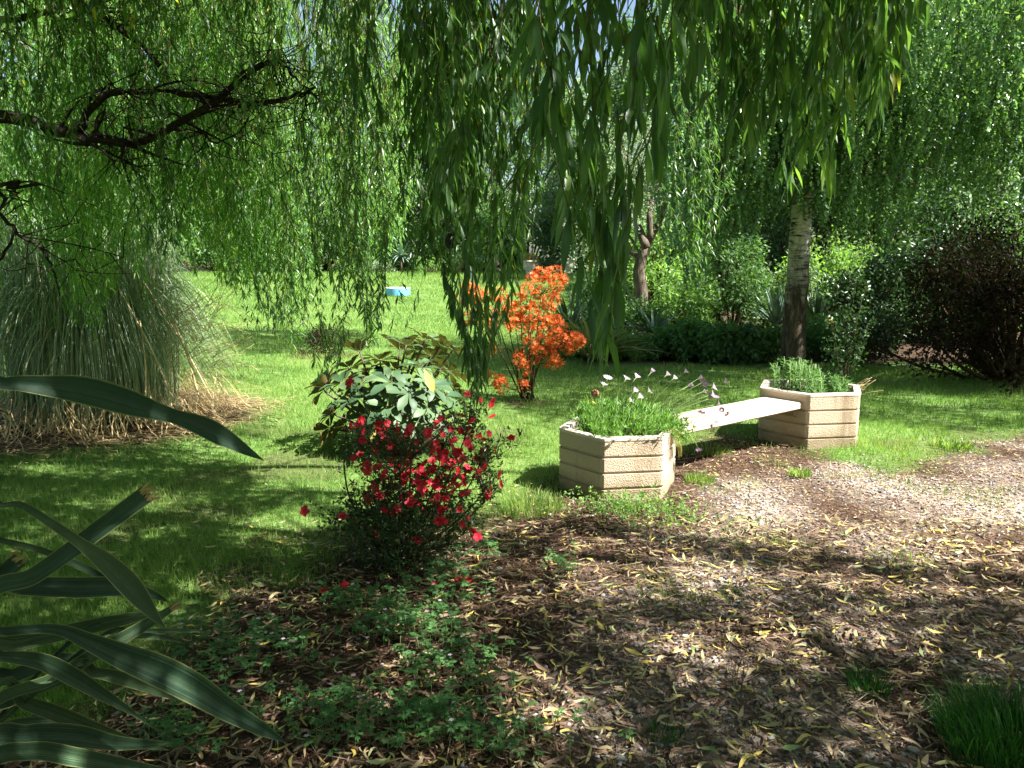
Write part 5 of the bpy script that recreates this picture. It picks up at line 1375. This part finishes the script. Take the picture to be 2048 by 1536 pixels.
def litter():
    mb = MB()
    x, y = frustum_pts(62000, 1.6, 9, .6, .95)
    s = soilmask(x, y); g = gravmask(x, y)
    dens = s * np.where(y < 4.3, 1.5, .75) + .07 * (1 - s) * (y < 6.4)
    keep = rng.random(len(x)) < dens * .85 * (.4 + .9 * vnoise(x, y, .4, 50))
    for cc, ss in ((nc, NS), (fc, FS)): keep &= np.hypot(x - cc[0], y - cc[1]) > ss
    x, y = x[keep], y[keep]; n = len(x)
    a = rng.random(n) * 2 * PI
    z = terr(x, y) - .012 + rng.uniform(0, .016, n)
    onl = soilmask(x, y) < .5; z[onl] += .02
    D = np.c_[np.cos(a), np.sin(a), rng.normal(0, .14, n)]; N = np.c_[rng.normal(0, .38, (n, 2)), np.ones(n)]
    L = rng.uniform(.032, .082, n) * np.where(rng.random(n) < .3, .6, 1); L *= np.where(y > 4.4, .58, 1); Wd = L * rng.uniform(.12, .23, n)
    r = np.clip(rng.random(n) ** 1.35, 0, 1)
    h = n // 2
    leaves(mb, np.c_[x, y, z][:h], D[:h], N[:h], L[:h], Wd[:h], 'fallen_leaf', r[:h], T_CURL, True)
    leaves(mb, np.c_[x, y, z][h:], D[h:], N[h:], L[h:], Wd[h:], 'fallen_leaf', r[h:], T_CURL2, True)
    d = nrm(np.array([fc[0] - nc[0], fc[1] - nc[1]])); q = rng.random(9) * .55 + .3; pb = nc[None] + (fc - nc)[None] * q[:, None] + np.c_[-d[1] * np.ones(9), d[0] * np.ones(9)] * rng.uniform(-.13, .13, (9, 1)); a = rng.random(9) * 6
    leaves(mb, np.c_[pb, np.full(9, .352) + .012 * q], np.c_[np.cos(a), np.sin(a), 0 * a], [0, 0, 1.], .04, .01, 'fallen_leaf', T=T_CURL)
    tag(mb.build('fallen_leaves'), 'yellow and brown narrow willow leaves strewn over the soil', 'leaf litter', kind='stuff')
    mb = MB()
    x, y = frustum_pts(175000, 1.6, 9, .9, .95)
    s = soilmask(x, y); keep = rng.random(len(x)) < s * .95; x, y = x[keep], y[keep]; n = len(x); a = rng.random(n) * 2 * PI
    leaves(mb, np.c_[x, y, terr(x, y) - .018 + rng.uniform(0, .012, n)], np.c_[np.cos(a), np.sin(a), rng.normal(0, .3, n)], np.c_[rng.normal(0, .6, (n, 2)), np.ones(n)], rng.uniform(.008, .032, n), rng.uniform(.004, .011, n), 'debris', np.clip(rng.random(n) * .75 + .5 * gravmask(x, y) * (y > 4.2), 0, 1), T_FLAT)
    x, y = frustum_pts(6000, 1.8, 8, .8); s = soilmask(x, y); keep = rng.random(len(x)) < s; x, y = x[keep], y[keep]; n = len(x); a = rng.random(n) * 2 * PI; L = rng.uniform(.04, .28, n) ** 1.2
    b = np.c_[x, y, terr(x, y) + rng.uniform(-.012, .006, n)]; e = b + np.c_[np.cos(a) * L, np.sin(a) * L, rng.normal(0, .006, n)]
    tubes(mb, arcs(b, e, rng.normal(0, .012, (n, 3)) * [1, 1, .2], 4), .0014, 'debris', 3)
    tag(mb.build('leaf_mould'), 'brown crumbs, chips and twigs of old leaf litter', 'leaf litter', kind='stuff')
    # stones
    ico = np.array([(0, 0, 1), (.9, 0, .45), (.28, .85, .45), (-.72, .53, .45), (-.72, -.53, .45), (.28, -.85, .45), (.72, .53, -.3), (-.28, .85, -.3), (-.9, 0, -.3), (-.28, -.85, -.3), (.72, -.53, -.3)])
    ft = np.array([(0, 1, 2), (0, 2, 3), (0, 3, 4), (0, 4, 5), (0, 5, 1), (1, 6, 2), (2, 7, 3), (3, 8, 4), (4, 9, 5), (5, 10, 1), (6, 7, 2), (7, 8, 3), (8, 9, 4), (9, 10, 5), (10, 6, 1)])
    x, y = frustum_pts(72000, 1.8, 9.5, .8, .95); g = softmask(x, y, GRAVEL, .3) * np.clip(1.5 * vnoise(x, y, .5, 9) - .25, .06, 1) * np.where(y < 4.6, .55, 1); so_ = soilmask(x, y) * .05
    keep = rng.random(len(x)) < np.maximum(g, so_); x, y = x[keep], y[keep]; n = len(x)
    sz = rng.uniform(.004, .013, n) * (1 + .5 * (rng.random(n) < .1)); sc = np.c_[sz, sz * rng.uniform(.6, 1, n), sz * rng.uniform(.4, .7, n)]
    a = rng.random(n) * 2 * PI; ca, sa = np.cos(a), np.sin(a)
    v = ico[None] * sc[:, None] * rng.uniform(.8, 1.2, (n, 11, 1))
    V = np.stack([v[..., 0] * ca[:, None] - v[..., 1] * sa[:, None], v[..., 0] * sa[:, None] + v[..., 1] * ca[:, None], v[..., 2]], -1) + np.c_[x, y, terr(x, y) - .015][:, None]
    mb = MB(); mb.add(V.reshape(-1, 3), (np.arange(n)[:, None, None] * 11 + ft[None]).reshape(-1, 3), 'stone_chip', np.repeat(rng.random(n), 11))
    tag(mb.build('gravel'), 'grey gravel chips showing between the fallen leaves', 'gravel', kind='stuff')
litter()
def herbs():
    """low lobed ground cover below the azalea"""
    mb = MB(); mf = MB()
    spots = [(820, 1240, 130, 70, 240), (900, 1330, 110, 60, 110), (560, 1290, 90, 60, 80), (700, 1440, 200, 70, 150), (430, 1330, 120, 80, 90), (900, 1160, 80, 40, 80), (800, 1120, 60, 30, 50), (980, 1480, 160, 40, 80), (1130, 1140, 50, 25, 30), (880, 1440, 90, 40, 60), (330, 1480, 80, 50, 50), (690, 1210, 60, 30, 40), (960, 1100, 50, 25, 30)]
    for (mx, my, sx, sy, n) in spots:
        for k in range(n):
            px, py = rng.normal(mx, sx * .5), rng.normal(my, sy * .5)
            if py > 1600 or py < 1000: continue
            g = G(px, py); h = rng.uniform(.02, .09); q = g + [0, 0, h]
            m = 5; a = np.arange(m) * 2 * PI / 6 + rng.random() * 6; s = rng.uniform(.012, .026)
            tilt = rng.normal(0, .25, 2); Nn = np.array([tilt[0], tilt[1] - .15, 1])
            out = np.c_[np.cos(a), np.sin(a), -tilt[0] * np.cos(a) - tilt[1] * np.sin(a) - .1]
            for c3 in (-.45, 0, .45):
                ca = a + c3; o2 = np.c_[np.cos(ca), np.sin(ca), out[:, 2]]
                leaves(mb, q + out * s * .25, o2, Nn, s * (1 if c3 == 0 else .75), s * .35, 'herb_leaf', .2 + .8 * rng.random(), T_DIA)
            tubes(mb, np.array([g, (g + q) / 2 + rng.normal(0, .006, 3), q]), .0009, 'stem_green')
            if rng.random() < .035:
                p = q + [0, 0, .02]; b = np.arange(5) * 2 * PI / 5
                leaves(mf, np.repeat(p[None], 5, 0), np.c_[np.cos(b), np.sin(b), .2 + 0 * b], [0, 0, 1.], .009, .006, 'lilac_petal', T=T_OBO)
    o = mb.build('ground_cover'); tag(o, 'low lobed green herbs spreading below the red azalea', 'ground cover', kind='stuff')
    o = mf.build('herb_flowers'); tag(o, 'tiny pink flowers dotted over the low herbs', 'flowers', kind='stuff')
    # trailing creeper at the foot of the near planter
    mb = MB(); g0 = G(1215, 1010); root = thing('creeper', 'small leaved green weed creeping at the foot of the near planter', 'plant', g0)
    for k in range(420):
        px, py = rng.normal(1235, 55), rng.normal(1012, 14)
        if k % 3 == 0: px, py = rng.normal(1330, 45), rng.normal(1035, 14)
        g = G(px, py); 
        if np.hypot(g[0] - nc[0], g[1] - nc[1]) < NS * .97: continue
        q = g + [0, 0, abs(rng.normal(.02, .035))]
        leaves(mb, q + rng.normal(0, .008, (6, 3)), rdir(6, .4), rdir(6, 1), rng.uniform(.012, .024), .012, 'bright_leaf')
        if k % 5 == 0: tubes(mb, np.array([g, (g + q) / 2, q]), .001, 'stem_green')
    mb.build('foliage', root)
def tuft(name, label, px, py, n, h, rad, mat='tuft_blade', lean=.5, wd=.0035):
    g = G(px, py); root = thing(name, label, 'grass', g)
    a = rng.random(n) * 2 * PI; r = rad * np.sqrt(rng.random(n))
    b = g + np.c_[np.cos(a) * r, np.sin(a) * r, np.full(n, -.015)]
    a2 = a + rng.normal(0, .8, n); hh = h * rng.uniform(.5, 1.15, n); ho = hh * lean * rng.uniform(.2, 1.2, n)
    e = b + np.c_[np.cos(a2) * ho, np.sin(a2) * ho, hh * .8]
    mb = MB(); ribbons(mb, arcs(b, e, np.c_[np.zeros((n, 2)), hh * .35], 6), wd * np.array([1, 1, .9, .7, .45, .05])[None] * rng.uniform(.6, 1.2, (n, 1)), mat, upref=nrm(rdir(n)[:, None] + [0, 0, .6]), fold=.2)
    mb.build('blades', root)
herbs()
tuft('grass_tuft', 'thick dark green grass tuft in the bottom right corner', 2035, 1500, 2000, .17, .22, wd=.003)
tuft('grass_tuft', 'small green grass tuft in the litter left of the big corner tuft', 1735, 1372, 170, .08, .07)
tuft('grass_tuft', 'small bright tuft at the front right foot of the near planter', 1400, 960, 260, .08, .1, 'grass_blade')
tuft('grass_tuft', 'leafy tuft on the gravel below the far planter', 1600, 948, 120, .06, .08, 'grass_blade', wd=.01)
tuft('grass_tuft', 'bright leafy tuft where lawn meets gravel right of the far planter', 1905, 892, 220, .08, .14, 'grass_blade', wd=.01)
tuft('grass_tuft', 'long pale grass tuft between the azalea and the near planter', 1060, 1015, 700, .11, .2, 'grass_blade')
tuft('grass_tuft', 'single small tuft in the litter at the bottom centre', 1330, 1465, 90, .05, .06)
tuft('grass_tuft', 'grass growing under the near end of the bench slab', 1420, 900, 260, .07, .16, 'grass_blade')
def stick(label, pts, r):
    P = spline([G(x, y) + [0, 0, z] for x, y, z in pts], 10); root = thing('stick', label, 'stick', P[0]); mb = MB(); tubes(mb, P, np.linspace(r, r * .4, 10)[None], 'twig_bark', 5); mb.build('bark', root)
stick('dark stick poking in from the right edge above the grass tuft', [(2100, 1235, .15), (2048, 1252, .1), (2000, 1275, .03)], .006)
stick('thin upright twig standing in the sunny litter patch', [(1480, 1420, .0), (1490, 1340, .03), (1530, 1262, .06)], .003)
stick('long thin twig lying on the litter under the azalea', [(640, 1240, .01), (700, 1225, .01), (765, 1205, .01)], .004)
